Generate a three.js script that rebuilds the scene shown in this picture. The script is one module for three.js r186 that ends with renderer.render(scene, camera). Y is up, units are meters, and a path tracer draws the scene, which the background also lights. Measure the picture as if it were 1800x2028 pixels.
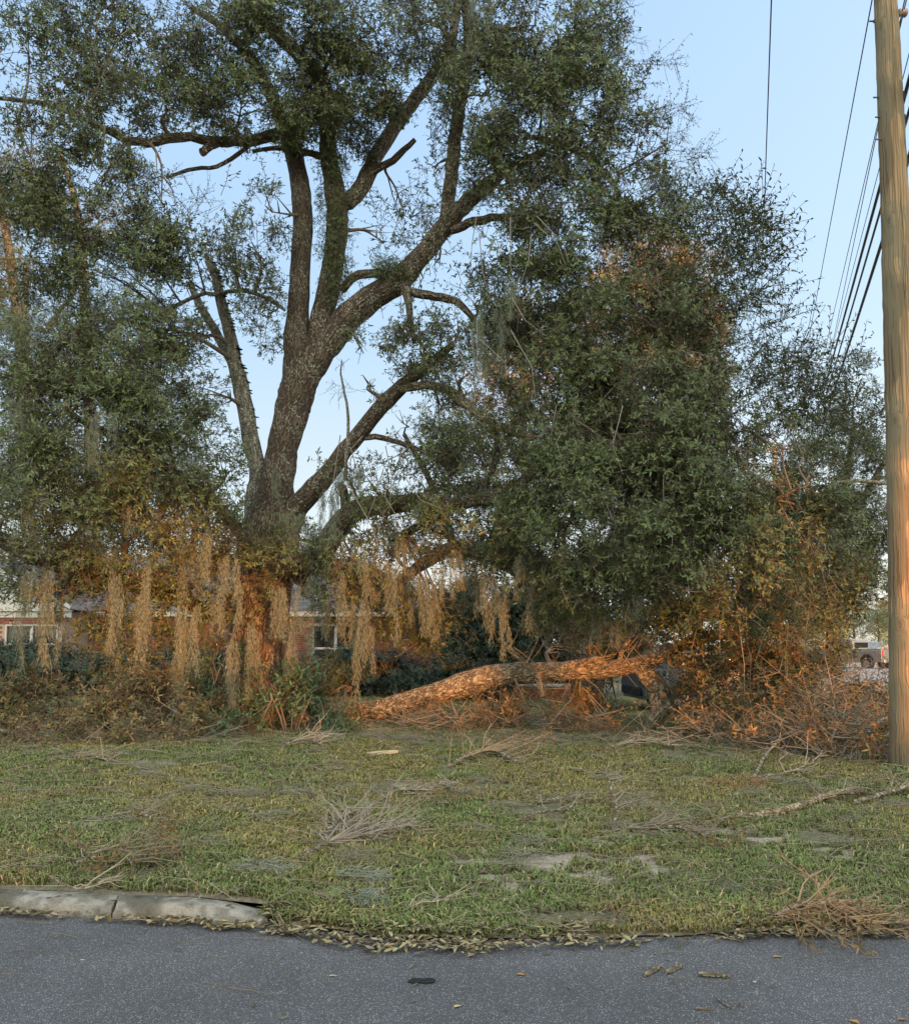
import * as THREE from 'three';
import { mergeGeometries, toCreasedNormals } from 'three/addons/utils/BufferGeometryUtils.js';
import { RoundedBoxGeometry } from 'three/addons/geometries/RoundedBoxGeometry.js';

// ------------------------------------------------------------------ camera, sky, sun, exposure
const scene = new THREE.Scene();
const F = 1662, PPY = 1132, HORIZON = 1277, EYE = 1.6;           // focal length and rows, in photograph pixels (1800 x 2028)
const PITCH = Math.atan((HORIZON - PPY) / F);
const camera = new THREE.PerspectiveCamera(2 * Math.atan(1014 / F) * 180 / Math.PI, 1800 / 2028, 0.1, 2000);
camera.position.set(0, EYE, 0);
camera.rotation.x = PITCH;
camera.setViewOffset(1800, 2028, 0, 1014 - PPY, 1800, 2028);
camera.updateProjectionMatrix();

const SUN_AZ = 18 * Math.PI / 180, SUN_EL = 3.0 * Math.PI / 180;   // behind the camera and to the right, nearly set
const sunDir = new THREE.Vector3(Math.sin(SUN_AZ) * Math.cos(SUN_EL), Math.sin(SUN_EL), Math.cos(SUN_AZ) * Math.cos(SUN_EL));
{
  const w = 512, h = 256, data = new Float32Array(w * h * 4), d = new THREE.Vector3();
  const stops = [[-90, .16, .15, .13], [-4, .30, .28, .24], [0, 0.624, 0.615, 0.535], [4, 0.589, 0.633, 0.624], [10, 0.464, 0.562, 0.642], [20, 0.299, 0.455, 0.647], [38, 0.187, 0.357, 0.624], [60, 0.152, 0.303, 0.553], [90, 0.134, 0.268, 0.499]];
  for (let j = 0; j < h; j++) for (let i = 0; i < w; i++) {
    const el = ((j + .5) / h - .5) * Math.PI, az = ((i + .5) / w - .5) * 2 * Math.PI;
    d.set(Math.cos(az) * Math.cos(el), Math.sin(el), Math.sin(az) * Math.cos(el));
    const e = el * 180 / Math.PI; let k = 0; while (k < stops.length - 2 && e > stops[k + 1][0]) k++;
    const a = stops[k], b = stops[k + 1]; let t = Math.min(1, Math.max(0, (e - a[0]) / (b[0] - a[0])));
    const ang = Math.acos(Math.min(1, Math.max(-1, d.dot(sunDir)))) * 180 / Math.PI;
    const glow = e > -4 ? 4.0 * Math.exp(-ang / 40) : 0;
    const o = (j * w + i) * 4;
    data[o] = (a[1] + (b[1] - a[1]) * t) + glow * 1.02; data[o + 1] = (a[2] + (b[2] - a[2]) * t) + glow * .945; data[o + 2] = (a[3] + (b[3] - a[3]) * t) + glow * .66; data[o + 3] = 1;
  }
  const t = new THREE.DataTexture(data, w, h, THREE.RGBAFormat, THREE.FloatType);
  t.mapping = THREE.EquirectangularReflectionMapping; t.magFilter = t.minFilter = THREE.LinearFilter; t.wrapS = THREE.RepeatWrapping; t.needsUpdate = true;
  scene.background = t; scene.environment = t;
}
const sun = new THREE.DirectionalLight(new THREE.Color().setRGB(1, .37, .09), 4.3);
sun.position.copy(sunDir).multiplyScalar(120).add(new THREE.Vector3(0, 3, -15)); sun.target.position.set(0, 3, -15);
sun.castShadow = true; sun.shadow.radius = 1.2; sun.shadow.mapSize.set(4096, 4096);
Object.assign(sun.shadow.camera, { left: -45, right: 45, top: 30, bottom: -20, near: 1, far: 320 });
scene.add(sun, sun.target);
const renderer = new THREE.WebGLRenderer({ antialias: true });
renderer.setSize(908, 1024);
renderer.toneMapping = THREE.LinearToneMapping;
renderer.toneMappingExposure = 1.48;
renderer.shadowMap.enabled = true;

// ------------------------------------------------------------------ helpers
const V = (x, y, z) => new THREE.Vector3(x, y, z);
function rng(seed) { let a = seed >>> 0; return () => { a = (a + 0x6D2B79F5) | 0; let t = Math.imul(a ^ (a >>> 15), 1 | a); t = (t + Math.imul(t ^ (t >>> 7), 61 | t)) ^ t; return ((t ^ (t >>> 14)) >>> 0) / 4294967296; }; }
const R0 = rng(7);
const rr = (r, a, b) => a + (b - a) * r();
const clamp = (x, a = 0, b = 1) => Math.min(b, Math.max(a, x));
const smooth = (a, b, x) => { const t = clamp((x - a) / (b - a)); return t * t * (3 - 2 * t); };
const cp = Math.cos(PITCH), sp = Math.sin(PITCH);
function ray(px, py) { const u = (px - 900) / F, v = (PPY - py) / F; return V(u, v * cp + sp, -(cp - v * sp)); }
function W(px, py, D) { const r = ray(px, py), t = D / -r.z; return V(r.x * t, EYE + r.y * t, -D); }      // the point of the place seen at a pixel, D metres ahead
function G(px, py, y = 0) { const r = ray(px, py), t = (y - EYE) / r.y; return V(r.x * t, y, r.z * t); }   // ... on the ground
const hash = (x, y, s = 0) => { let h = Math.imul(x, 374761393) ^ Math.imul(y, 668265263) ^ Math.imul(s + 11, 1442695041); h = Math.imul(h ^ (h >>> 13), 1274126177); return ((h ^ (h >>> 16)) >>> 0) / 4294967296; };
function vnoise(x, y, s = 0, px = 0, py = 0) {
  const xi = Math.floor(x), yi = Math.floor(y), fx = x - xi, fy = y - yi, wx = fx * fx * (3 - 2 * fx), wy = fy * fy * (3 - 2 * fy);
  const m = (v, p) => p ? ((v % p) + p) % p : v;
  const a = hash(m(xi, px), m(yi, py), s), b = hash(m(xi + 1, px), m(yi, py), s), c = hash(m(xi, px), m(yi + 1, py), s), d = hash(m(xi + 1, px), m(yi + 1, py), s);
  return a + (b - a) * wx + (c - a) * wy + (a - b - c + d) * wx * wy;
}
function fbm(x, y, s, oct = 4, px = 0, py = 0) { let v = 0, a = .5, t = 0; for (let i = 0; i < oct; i++) { v += a * vnoise(x, y, s + i * 17, px, py); t += a; a *= .5; x *= 2; y *= 2; px *= 2; py *= 2; } return v / t; }

const taken = new Map();
function numbered(n) { const k = taken.get(n) ?? 0; taken.set(n, k + 1); return k ? n + '_' + String(k).padStart(3, '0') : n; }
function tag(o, label, category, group, kind) { if (label) o.userData.label = label; if (category) o.userData.category = category; if (group) o.userData.group = group; if (kind) o.userData.kind = kind; return o; }
function shade(o) { o.traverse((m) => { if (m.isMesh) { m.castShadow = true; m.receiveShadow = true; } }); return o; }
function thing(name, pos, label, category, group) { const o = new THREE.Group(); o.name = numbered(name); o.position.copy(pos); scene.add(o); return tag(o, label, category, group); }
function mesh(name, geo, mat, parent, kind) { const m = new THREE.Mesh(geo, mat); m.name = parent ? name : numbered(name); m.castShadow = m.receiveShadow = true; if (kind) m.userData.kind = kind; (parent ?? scene).add(m); return m; }
// moves a geometry laid out in world coordinates into its parent's frame
function local(geo, parent) { const p = parent.position; geo.translate(-p.x, -p.y, -p.z); return geo; }

class MB {   // collects triangles of one part
  constructor() { this.p = []; this.n = []; this.u = []; this.c = []; this.i = []; }
  get count() { return this.p.length / 3; }
  v(p, n, u, w, c) { this.p.push(p.x, p.y, p.z); this.n.push(n.x, n.y, n.z); this.u.push(u, w); this.c.push(c ? c[0] : 1, c ? c[1] : 1, c ? c[2] : 1); return this.count - 1; }
  tube(pts, rad, seg = 8, o = {}) {
    const L = pts.length, tan = [], up0 = V(0, 0, 1); let len = 0, N = null; const start = this.count;
    for (let k = 0; k < L; k++) tan.push(pts[Math.min(L - 1, k + 1)].clone().sub(pts[Math.max(0, k - 1)]).normalize());
    if (Math.abs(tan[0].dot(up0)) > .92) up0.set(1, 0, 0);
    N = up0.clone().sub(tan[0].clone().multiplyScalar(up0.dot(tan[0]))).normalize();
    const u0 = o.u0 ?? 0;
    for (let k = 0; k < L; k++) {
      if (k) { len += pts[k].distanceTo(pts[k - 1]); N.sub(tan[k].clone().multiplyScalar(N.dot(tan[k]))).normalize(); }
      const B = tan[k].clone().cross(N);
      for (let s = 0; s <= seg; s++) {
        const a = s / seg * Math.PI * 2, ca = Math.cos(a), sa = Math.sin(a);
        const dir = N.clone().multiplyScalar(ca).addScaledVector(B, sa);
        let r = rad[k]; if (o.shape) r *= o.shape(k / (L - 1), (s % seg) / seg, len);
        this.v(pts[k].clone().addScaledVector(dir, r), dir, u0 + s / seg * Math.max(.05, Math.round(2 * Math.PI * (o.ur ?? rad[0]) * 4) / 4), len, o.color);
      }
    }
    for (let k = 0; k < L - 1; k++) for (let s = 0; s < seg; s++) { const a = start + k * (seg + 1) + s, b = a + seg + 1; this.i.push(a, a + 1, b, a + 1, b + 1, b); }
    for (const end of o.caps === false ? [] : [0, L - 1]) {
      const c = this.v(pts[end], tan[end].clone().multiplyScalar(end ? 1 : -1), .1, len * (end ? 1 : 0), o.capColor ?? o.color), base = start + end * (seg + 1), first = this.count;
      for (let s = 0; s <= seg; s++) { const q = (base + s) * 3; this.v(V(this.p[q], this.p[q + 1], this.p[q + 2]), tan[end].clone().multiplyScalar(end ? 1 : -1), .1 + .02 * s, len * (end ? 1 : 0), o.capColor ?? o.color); }
      for (let s = 0; s < seg; s++) end ? this.i.push(c, first + s, first + s + 1) : this.i.push(c, first + s + 1, first + s);
    }
    return this;
  }
  leaf(p, dir, up, len, wid, c, curl = 0) {
    const side = V().crossVectors(dir, up).normalize(), n = V().crossVectors(side, dir).normalize();
    const at = (t, s, h) => p.clone().addScaledVector(dir, t * len).addScaledVector(side, s * wid * .5).addScaledVector(n, h * len);
    const nl = n.clone().addScaledVector(side, -.25).normalize(), nr = n.clone().addScaledVector(side, .25).normalize();
    const a = this.v(at(0, 0, 0), n, 0, 0, c), b = this.v(at(.32, .9, .03), nl, 0, 0, c), d = this.v(at(.32, -.9, .03), nr, 0, 0, c), e = this.v(at(.7, .8, .02 - curl * .5), nl, 0, 0, c), f = this.v(at(.7, -.8, .02 - curl * .5), nr, 0, 0, c), g = this.v(at(1, 0, -curl), n, 0, 0, c);
    this.i.push(a, d, b, b, d, e, d, f, e, e, f, g);
  }
  quad(a, b, c, d, n, col) { const i = this.v(a, n, 0, 0, col); this.v(b, n, 1, 0, col); this.v(c, n, 1, 1, col); this.v(d, n, 0, 1, col); this.i.push(i, i + 1, i + 2, i, i + 2, i + 3); }
  geo() {
    const P = this.p, N = this.n, I = this.i;   // wind every face the way its normals point
    for (let t = 0; t < I.length; t += 3) {
      const a = I[t] * 3, b = I[t + 1] * 3, c = I[t + 2] * 3, ux = P[b] - P[a], uy = P[b + 1] - P[a + 1], uz = P[b + 2] - P[a + 2], vx = P[c] - P[a], vy = P[c + 1] - P[a + 1], vz = P[c + 2] - P[a + 2];
      if ((uy * vz - uz * vy) * (N[a] + N[b] + N[c]) + (uz * vx - ux * vz) * (N[a + 1] + N[b + 1] + N[c + 1]) + (ux * vy - uy * vx) * (N[a + 2] + N[b + 2] + N[c + 2]) < 0) { const q = I[t + 1]; I[t + 1] = I[t + 2]; I[t + 2] = q; }
    }
    const g = new THREE.BufferGeometry();
    g.setAttribute('position', new THREE.Float32BufferAttribute(this.p, 3)); g.setAttribute('normal', new THREE.Float32BufferAttribute(this.n, 3));
    g.setAttribute('uv', new THREE.Float32BufferAttribute(this.u, 2)); g.setAttribute('color', new THREE.Float32BufferAttribute(this.c, 3)); g.setIndex(this.i); return g;
  }
  build(name, mat, parent, kind) { const g = this.geo(); if (parent) local(g, parent); return mesh(name, g, mat, parent, kind); }
}
// a path of [px, py, D, radius in px] control points -> smooth points and radii in metres
function path(ctrl, step = .16, wob = .02, r = R0) {
  const P = ctrl.map(([x, y, D]) => W(x, y, D)), rad = ctrl.map(([, , D, q]) => q * D / F);
  if (P.length === 2) { P.splice(1, 0, P[0].clone().lerp(P[1], .5)); rad.splice(1, 0, (rad[0] + rad[1]) / 2); }
  const curve = new THREE.CatmullRomCurve3(P, false, 'centripetal'), n = Math.max(6, Math.ceil(curve.getLength() / step)), pts = [], rs = [];
  for (let k = 0; k <= n; k++) { const t = k / n, f = t * (P.length - 1), q = Math.min(P.length - 2, Math.floor(f)); pts.push(curve.getPoint(t)); rs.push(rad[q] + (rad[q + 1] - rad[q]) * (f - q)); }
  for (let k = 1; k < n; k++) { const a = Math.min(wob, rs[k] * .25); pts[k].add(V(rr(r, -a, a), rr(r, -a, a), rr(r, -a, a))); rs[k] *= rr(r, .975, 1.025); }
  return { pts, rad: rs };
}
function tex(w, h, fn, srgb = false, rep = 1) {
  const d = new Uint8Array(w * h * 4), o = [0, 0, 0];
  for (let j = 0; j < h; j++) for (let i = 0; i < w; i++) { fn(i / w, j / h, o, i, j); const q = (j * w + i) * 4; for (let c = 0; c < 3; c++) { let x = clamp(o[c]); if (srgb) x = x <= .0031308 ? 12.92 * x : 1.055 * Math.pow(x, 1 / 2.4) - .055; d[q + c] = x * 255; } d[q + 3] = 255; }
  const t = new THREE.DataTexture(d, w, h); t.magFilter = THREE.LinearFilter; t.minFilter = THREE.LinearMipmapLinearFilter; t.generateMipmaps = true; t.wrapS = t.wrapT = THREE.RepeatWrapping; t.repeat.set(rep, rep); if (srgb) t.colorSpace = THREE.SRGBColorSpace; t.needsUpdate = true; return t;
}
const mix3 = (a, b, t) => [a[0] + (b[0] - a[0]) * t, a[1] + (b[1] - a[1]) * t, a[2] + (b[2] - a[2]) * t];
const set3 = (o, c) => { o[0] = c[0]; o[1] = c[1]; o[2] = c[2]; };
const S = (o) => new THREE.MeshStandardMaterial(o);
const lin = (r, g, b) => new THREE.Color().setRGB(r, g, b);

// ------------------------------------------------------------------ materials
const furrow = (u, v, s) => { const wv = fbm(u * 6, v * 4, s, 3, 6, 4) * 1.6; const a = Math.abs(fbm(u * 14 + wv * 0, v * 5, s + 3, 4, 14, 5) - .5) * 2; return clamp(smooth(.04, .55, a) * .75 + .3 * fbm(u * 50, v * 25, s + 9, 2, 50, 25)); };
function barkSet(base, pale, lichen, cover, s, w = 512, h = 512, fine = 1) {
  const map = tex(w, h, (u, v, o) => {
    const f = furrow(u, v, s); let c = mix3(mix3(base, [base[0] * .45, base[1] * .42, base[2] * .4], .8), pale, f);
    const L = fbm(u * 9 * fine, v * 9 * fine, s + 31, 4, 9 * fine, 9 * fine), spot = fbm(u * 34 * fine, v * 34 * fine, s + 41, 3, 34 * fine, 34 * fine);
    c = mix3(c, lichen, smooth(.60, .68, spot + (L - .5) * .6 + (cover - .45) * .4) * .75);
    set3(o, c);
  }, true);
  const bump = tex(w, h, (u, v, o) => { const f = furrow(u, v, s); o[0] = o[1] = o[2] = f; });
  return S({ map, bumpMap: bump, bumpScale: .06, roughness: .95, vertexColors: true });
}
const M = {};
M.bark = barkSet([.085, .056, .038], [.175, .127, .09], [.33, .33, .27], .42, 3);
M.barkLog = barkSet([.17, .125, .078], [.33, .26, .17], [.50, .47, .36], .50, 5, 512, 512, 2);
M.deadBark = barkSet([.14, .12, .095], [.30, .27, .22], [.45, .45, .38], .55, 8);
M.twig = S({ color: lin(1, 1, 1), vertexColors: true, roughness: .9 });
M.leaf = S({ color: lin(1, 1, 1), vertexColors: true, roughness: .52, side: THREE.DoubleSide });
M.dryLeaf = S({ color: lin(1, 1, 1), vertexColors: true, roughness: .8, side: THREE.DoubleSide });
M.moss = new THREE.MeshPhysicalMaterial({ color: lin(1, 1, 1), vertexColors: true, roughness: 1, specularIntensity: .15, side: THREE.DoubleSide });
M.grass = S({ color: lin(1, 1, 1), vertexColors: true, roughness: .75, side: THREE.DoubleSide });
M.white = S({ color: lin(.52, .52, .49), roughness: .6 });
M.glass = S({ color: lin(.012, .014, .015), roughness: .06 });
M.mortar = S({ color: lin(.36, .31, .26), roughness: .95 });
M.brick = S({ color: lin(1, 1, 1), roughness: .9 });
M.shingle = S({ color: lin(1, 1, 1), roughness: .95 });
M.metal = S({ color: lin(.22, .21, .2), roughness: .5, metalness: .8 });
M.rubber = S({ color: lin(.015, .015, .016), roughness: .8 });
M.wire = S({ color: lin(.025, .025, .028), roughness: .6 });
M.cutWood = S({ color: lin(.42, .27, .15), roughness: .85, vertexColors: true });
M.ceramic = S({ color: lin(.5, .3, .24), roughness: .25 });

// leaf sprays: a short forked twig with its leaves, axis +Y
const GREENS = [[.074, .106, .033], [.096, .126, .036], [.063, .098, .039], [.124, .14, .038], [.086, .11, .043], [.106, .12, .034], [.054, .086, .033]];
const BROWNS = [[.17, .095, .030], [.22, .13, .045], [.13, .075, .028], [.19, .14, .05], [.10, .085, .03], [.25, .17, .07]];
const TWIGC = [.17, .13, .095];
function sprayGeo(seed, o = {}) {
  const r = rng(seed), mb = new MB(), H = o.h ?? .42, col = o.cols ?? GREENS, size = o.size ?? .072;
  const twig = (a, b, r0, n) => {
    const mid = a.clone().lerp(b, .5).add(V(rr(r, -.03, .03), 0, rr(r, -.03, .03)));
    mb.tube([a, mid, b], [r0, r0 * .75, r0 * .4], 3, { caps: false, color: o.twigc ?? TWIGC });
    const ax = b.clone().sub(a).normalize();
    for (let k = 0; k < n; k++) {
      const t = o.even ? (k + .5) / n : 1 - Math.pow(r(), 1.7) * .75, at = t < .5 ? a.clone().lerp(mid, t * 2) : mid.clone().lerp(b, t * 2 - 1);
      const ang = k * 2.4 + r(), side = V(Math.cos(ang), rr(r, -.3, .3), Math.sin(ang));
      const dir = ax.clone().multiplyScalar(rr(r, .25, 1)).add(side).normalize();
      const c = col[Math.floor(r() * col.length)], q = rr(r, .8, 1.25);
      mb.leaf(at, dir, V(rr(r, -.6, .6), 1, rr(r, -.6, .6)).normalize(), size * rr(r, .7, 1.25), size * rr(r, .26, .38), [c[0] * q, c[1] * q, c[2] * q], rr(r, -.05, .25));
    }
  };
  const tip = V(rr(r, -.06, .06), H, rr(r, -.06, .06));
  twig(V(0, 0, 0), tip, o.tw ?? .006, o.n0 ?? 8);
  for (let k = 0; k < (o.forks ?? 3); k++) { const t = rr(r, .25, .8), a = r() * 6.283; const s = tip.clone().multiplyScalar(t); twig(s, s.clone().add(V(Math.cos(a) * .16, rr(r, .04, .16), Math.sin(a) * .16).multiplyScalar(H / .42)), .004, o.n1 ?? 5); }
  return mb.geo();
}
const SPRAY = [1, 2, 3].map((k) => sprayGeo(100 + k));
const SHOOT = [1, 2].map((k) => sprayGeo(200 + k, { h: 1.0, n0: 34, forks: 5, n1: 11, even: true, size: .05, tw: .004, twigc: [.12, .11, .075] }));
const DRYSPRAY = [1, 2].map((k) => sprayGeo(300 + k, { cols: BROWNS, n0: 7, n1: 4, twigc: [.22, .17, .12] }));
const MIXSPRAY = [1, 2].map((k) => sprayGeo(330 + k, { cols: [...GREENS, ...BROWNS, [.12, .11, .03], [.10, .10, .035]] }));
const BROAD = [1, 2].map((k) => sprayGeo(360 + k, { size: .085, cols: [[.05, .095, .032], [.062, .112, .036], [.044, .082, .034]], n0: 9 }));
const SMALL = [1, 2].map((k) => sprayGeo(380 + k, { size: .045, h: .25, n0: 12, n1: 8, cols: [[.034, .062, .036], [.042, .072, .042], [.028, .054, .032]] }));
const RUST = [1, 2].map((k) => sprayGeo(400 + k, { size: .09, cols: [[.19, .145, .05], [.16, .13, .045], [.22, .16, .06], [.12, .12, .04]], h: .5 }));
const BARE = [1, 2, 3].map((k) => sprayGeo(420 + k, { n0: 0, n1: 0, h: .8, forks: 6, tw: .009, twigc: [.27, .23, .18] }));
const Y = V(0, 1, 0);
class Cloud {   // positions for the copies of a few geometries, added as parts or stuff
  constructor(geos, mat) { this.g = geos; this.mat = mat; this.list = geos.map(() => []); }
  add(pos, dir, scale, r, col, k) { const q = new THREE.Quaternion().setFromUnitVectors(Y, dir).multiply(new THREE.Quaternion().setFromAxisAngle(Y, r() * 6.283)); const s = Array.isArray(scale) ? V(...scale) : V(scale, scale, scale); this.list[k ?? Math.floor(r() * this.g.length)].push([new THREE.Matrix4().compose(pos, q, s), col]); }
  build(name, parent, off = V(0, 0, 0)) {
    const out = []; this.g.forEach((g, k) => {
      const L = this.list[k]; if (!L.length) return; const im = new THREE.InstancedMesh(g, this.mat, L.length); const T = new THREE.Matrix4().makeTranslation(-off.x, -off.y, -off.z), C = new THREE.Color(), any = L.some((e) => e[1]);
      L.forEach(([m, c], i) => { im.setMatrixAt(i, T.clone().multiply(m)); if (any) im.setColorAt(i, c ? C.setRGB(c[0], c[1], c[2]) : C.setRGB(1, 1, 1)); });
      im.name = parent ? name : numbered(name); im.userData.kind = 'stuff'; im.castShadow = im.receiveShadow = true; im.frustumCulled = false; (parent ?? scene).add(im); out.push(im);
    }); return out;
  }
}
const sphere = (r) => { let p; do p = V(rr(r, -1, 1), rr(r, -1, 1), rr(r, -1, 1)); while (p.lengthSq() > 1 || p.lengthSq() < 1e-4); return p; };

// grows twigs and leaf sprays round a centre, reached from the nearest point of the limbs
function clump(T, px, py, rx, ry, D, dens, o = {}) {
  const r = rng(Math.floor(px * 31 + py * 17 + D * 101) + 5), m = D / F, c = W(px, py, D), A = rx * m, B = ry * m, C = o.rz ?? Math.max(.7, Math.min(A, B) * 1.15);
  if (T.anchors.length && o.stem !== false) {
    let best = null, bd = 1e9; for (const a of T.anchors) { const d = a.p.distanceTo(c) + (a.p.y > c.y + 1 ? .4 * (a.p.y - c.y) : 0); if (d < bd) { bd = d; best = a; } }
    const rad = clamp(best.r * .45, .014, .05), mid = best.p.clone().lerp(c, .5).add(V(rr(r, -.15, .15), bd * .1, rr(r, -.15, .15)));
    const cv = new THREE.CatmullRomCurve3([best.p, best.p.clone().lerp(mid, .5).add(V(rr(r, -.1, .1), rr(r, 0, .12), rr(r, -.1, .1))), mid, c]), pts = cv.getPoints(9);
    T.twigs.tube(pts, pts.map((_, k) => rad * (1 - k / 10) + .006), 5, { caps: false, color: TWIGC });
    const nb = Math.round(5 + A * B * 3.2);
    for (let k = 0; k < nb; k++) { const s = pts[4 + Math.floor(r() * 6)], q = sphere(r).multiply(V(A, B, C)).multiplyScalar(.95).add(c), e = s.clone().lerp(q, .5).add(V(rr(r, -.12, .12), rr(r, -.05, .2), rr(r, -.12, .12))); T.twigs.tube([s, e, q], [rad * .35 + .004, .007, .004], 4, { caps: false, color: r() < .25 ? [.28, .24, .18] : TWIGC }); }
  }
  const cloud = o.cloud ?? T.cloud, n = Math.round(dens * 145 * Math.PI * A * B * (o.scale ? 1 / (o.scale * o.scale) : 1));
  const subs = []; for (let k = 0; k < Math.max(3, Math.round(A * B * 7)); k++) subs.push(sphere(r).multiplyScalar(.85));
  for (let k = 0; k < n; k++) {
    const q = r() < .72 ? subs[Math.floor(r() * subs.length)].clone().addScaledVector(sphere(r), .33) : sphere(r);
    const pos = q.clone().multiply(V(A, B, C)).add(c);
    if (o.floor !== undefined && pos.y < o.floor) pos.y = o.floor + r() * .2;
    const dir = q.clone().normalize().multiplyScalar(.9).add(sphere(r).multiplyScalar(.9)).add(V(0, o.lift ?? -.05, 0)).normalize();
    const tone = rr(r, .75, 1.2);
    cloud.add(pos, dir, (o.scale ?? 1) * rr(r, .75, 1.3), r, o.tint ? [o.tint[0] * tone, o.tint[1] * tone, o.tint[2] * tone] : [tone, tone, tone]);
  }
}
function tree(name, base, label, category, group) { const o = thing(name, base, label, category, group); return { o, anchors: [], twigs: new MB(), cloud: new Cloud(SPRAY, M.leaf), shoots: new Cloud(SHOOT, M.leaf) }; }
function limb(T, name, ctrl, mat, o = {}) {
  const { pts, rad } = path(ctrl, o.step ?? .16, o.wob ?? .015); const mb = new MB();
  const s = Math.floor(ctrl[0][0] * 7 + ctrl[0][1]);
  mb.tube(pts, rad, o.seg ?? 14, { caps: true, capColor: o.cap, ur: Math.max(...rad) * .8, u0: (s % 97) / 97, shape: o.shape ?? ((t, a, len) => 1 + .09 * (vnoise(a * 6, len * 2.2, s, 6) - .5) * 2 + .05 * (vnoise(a * 13, len * 6, s + 2, 13) - .5)) });
  pts.forEach((p, k) => { if (!o.noAnchor) T.anchors.push({ p, r: rad[k] }); });
  const m = mb.build(name, mat, T.o); if (o.label) m.userData.label = o.label; return { m, pts, rad };
}
function finish(T) { if (T.twigs.count) T.twigs.build('branchlets', M.twig, T.o, 'stuff'); T.cloud.build('foliage', T.o, T.o.position); T.shoots.build('leafy_shoots', T.o, T.o.position); }
function shoot(T, x0, y0, x1, y1, D, D1, r, tint) { const a = W(x0, y0, D), b = W(x1, y1, D1 ?? D), L = a.distanceTo(b); T.shoots.add(a, b.sub(a).normalize(), [L * rr(r, .9, 1.1), L, L], r, tint); }

// ------------------------------------------------------------------ ground, road, kerb, lawn
const EDGE = [[-40, -9.4], [-6, -5.72], [-2.8, -5.22], [-1.07, -4.96], [-.4, -4.74], [0, -4.70], [1.14, -4.77], [2.67, -4.93], [6, -5.2], [40, -8]];
function edgeZ(x) { let k = 0; while (k < EDGE.length - 2 && x > EDGE[k + 1][0]) k++; const a = EDGE[k], b = EDGE[k + 1]; return a[1] + (b[1] - a[1]) * (x - a[0]) / (b[0] - a[0]) + .05 * (vnoise(x * 3.1, 0, 77) - .5) + .03 * (vnoise(x * 11, 0, 78) - .5); }
const KERB_END = -1.08;
function lawnY(x, z) { const d = edgeZ(x) - z, left = smooth(-.3, -1.5, x); return .012 + left * .085 * smooth(-.1, .2, d) + .10 * smooth(0, 3, d) * (.25 + .75 * fbm(x * .5 + 40, z * .5 + 40, 5, 3)) * .6 + .02 * fbm(x * 2 + 40, z * 2 + 40, 6, 2); }
const SANDS = [[1010, 1725, 120, 28], [1130, 1745, 110, 26], [1240, 1720, 90, 22], [1180, 1700, 160, 20], [1660, 1700, 90, 16], [1740, 1735, 70, 20], [1620, 1740, 60, 14], [1440, 1670, 120, 18], [960, 1760, 70, 18], [1180, 1660, 90, 12], [1060, 1690, 80, 14]].map(([x, y, w, h]) => { const c = G(x, y), e = G(x + w, y), f = G(x, y + h); return [c.x, c.z, Math.abs(e.x - c.x), Math.abs(f.z - c.z) * 1.25]; });
function sand(x, z) { let s = 0; for (const [cx, cz, a, b] of SANDS) s += Math.exp(-(((x - cx) / a) ** 2 + ((z - cz) / b) ** 2)); return clamp(Math.min(1, s * 1.2) * 3.2 * (fbm(x * 5 + 60, z * 9 + 60, 21, 5) - .395)); }
{
  const g = new THREE.CircleGeometry(600, 96).rotateX(-Math.PI / 2); g.translate(0, -.03, 0);
  const uv = g.attributes.uv, p = g.attributes.position; for (let i = 0; i < p.count; i++) uv.setXY(i, p.getX(i) / 4, p.getZ(i) / 4);
  const t = tex(512, 512, (u, v, o) => { const n = fbm(u * 24, v * 24, 4, 4, 24, 24), q = fbm(u * 5, v * 5, 8, 3, 5, 5); set3(o, mix3([.075, .085, .03], [.15, .13, .07], clamp(n * 1.4 - .45 + (q - .5)))); }, true);
  tag(mesh('ground', g, S({ map: t, roughness: 1 })), null, null, null, 'structure');
}
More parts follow.
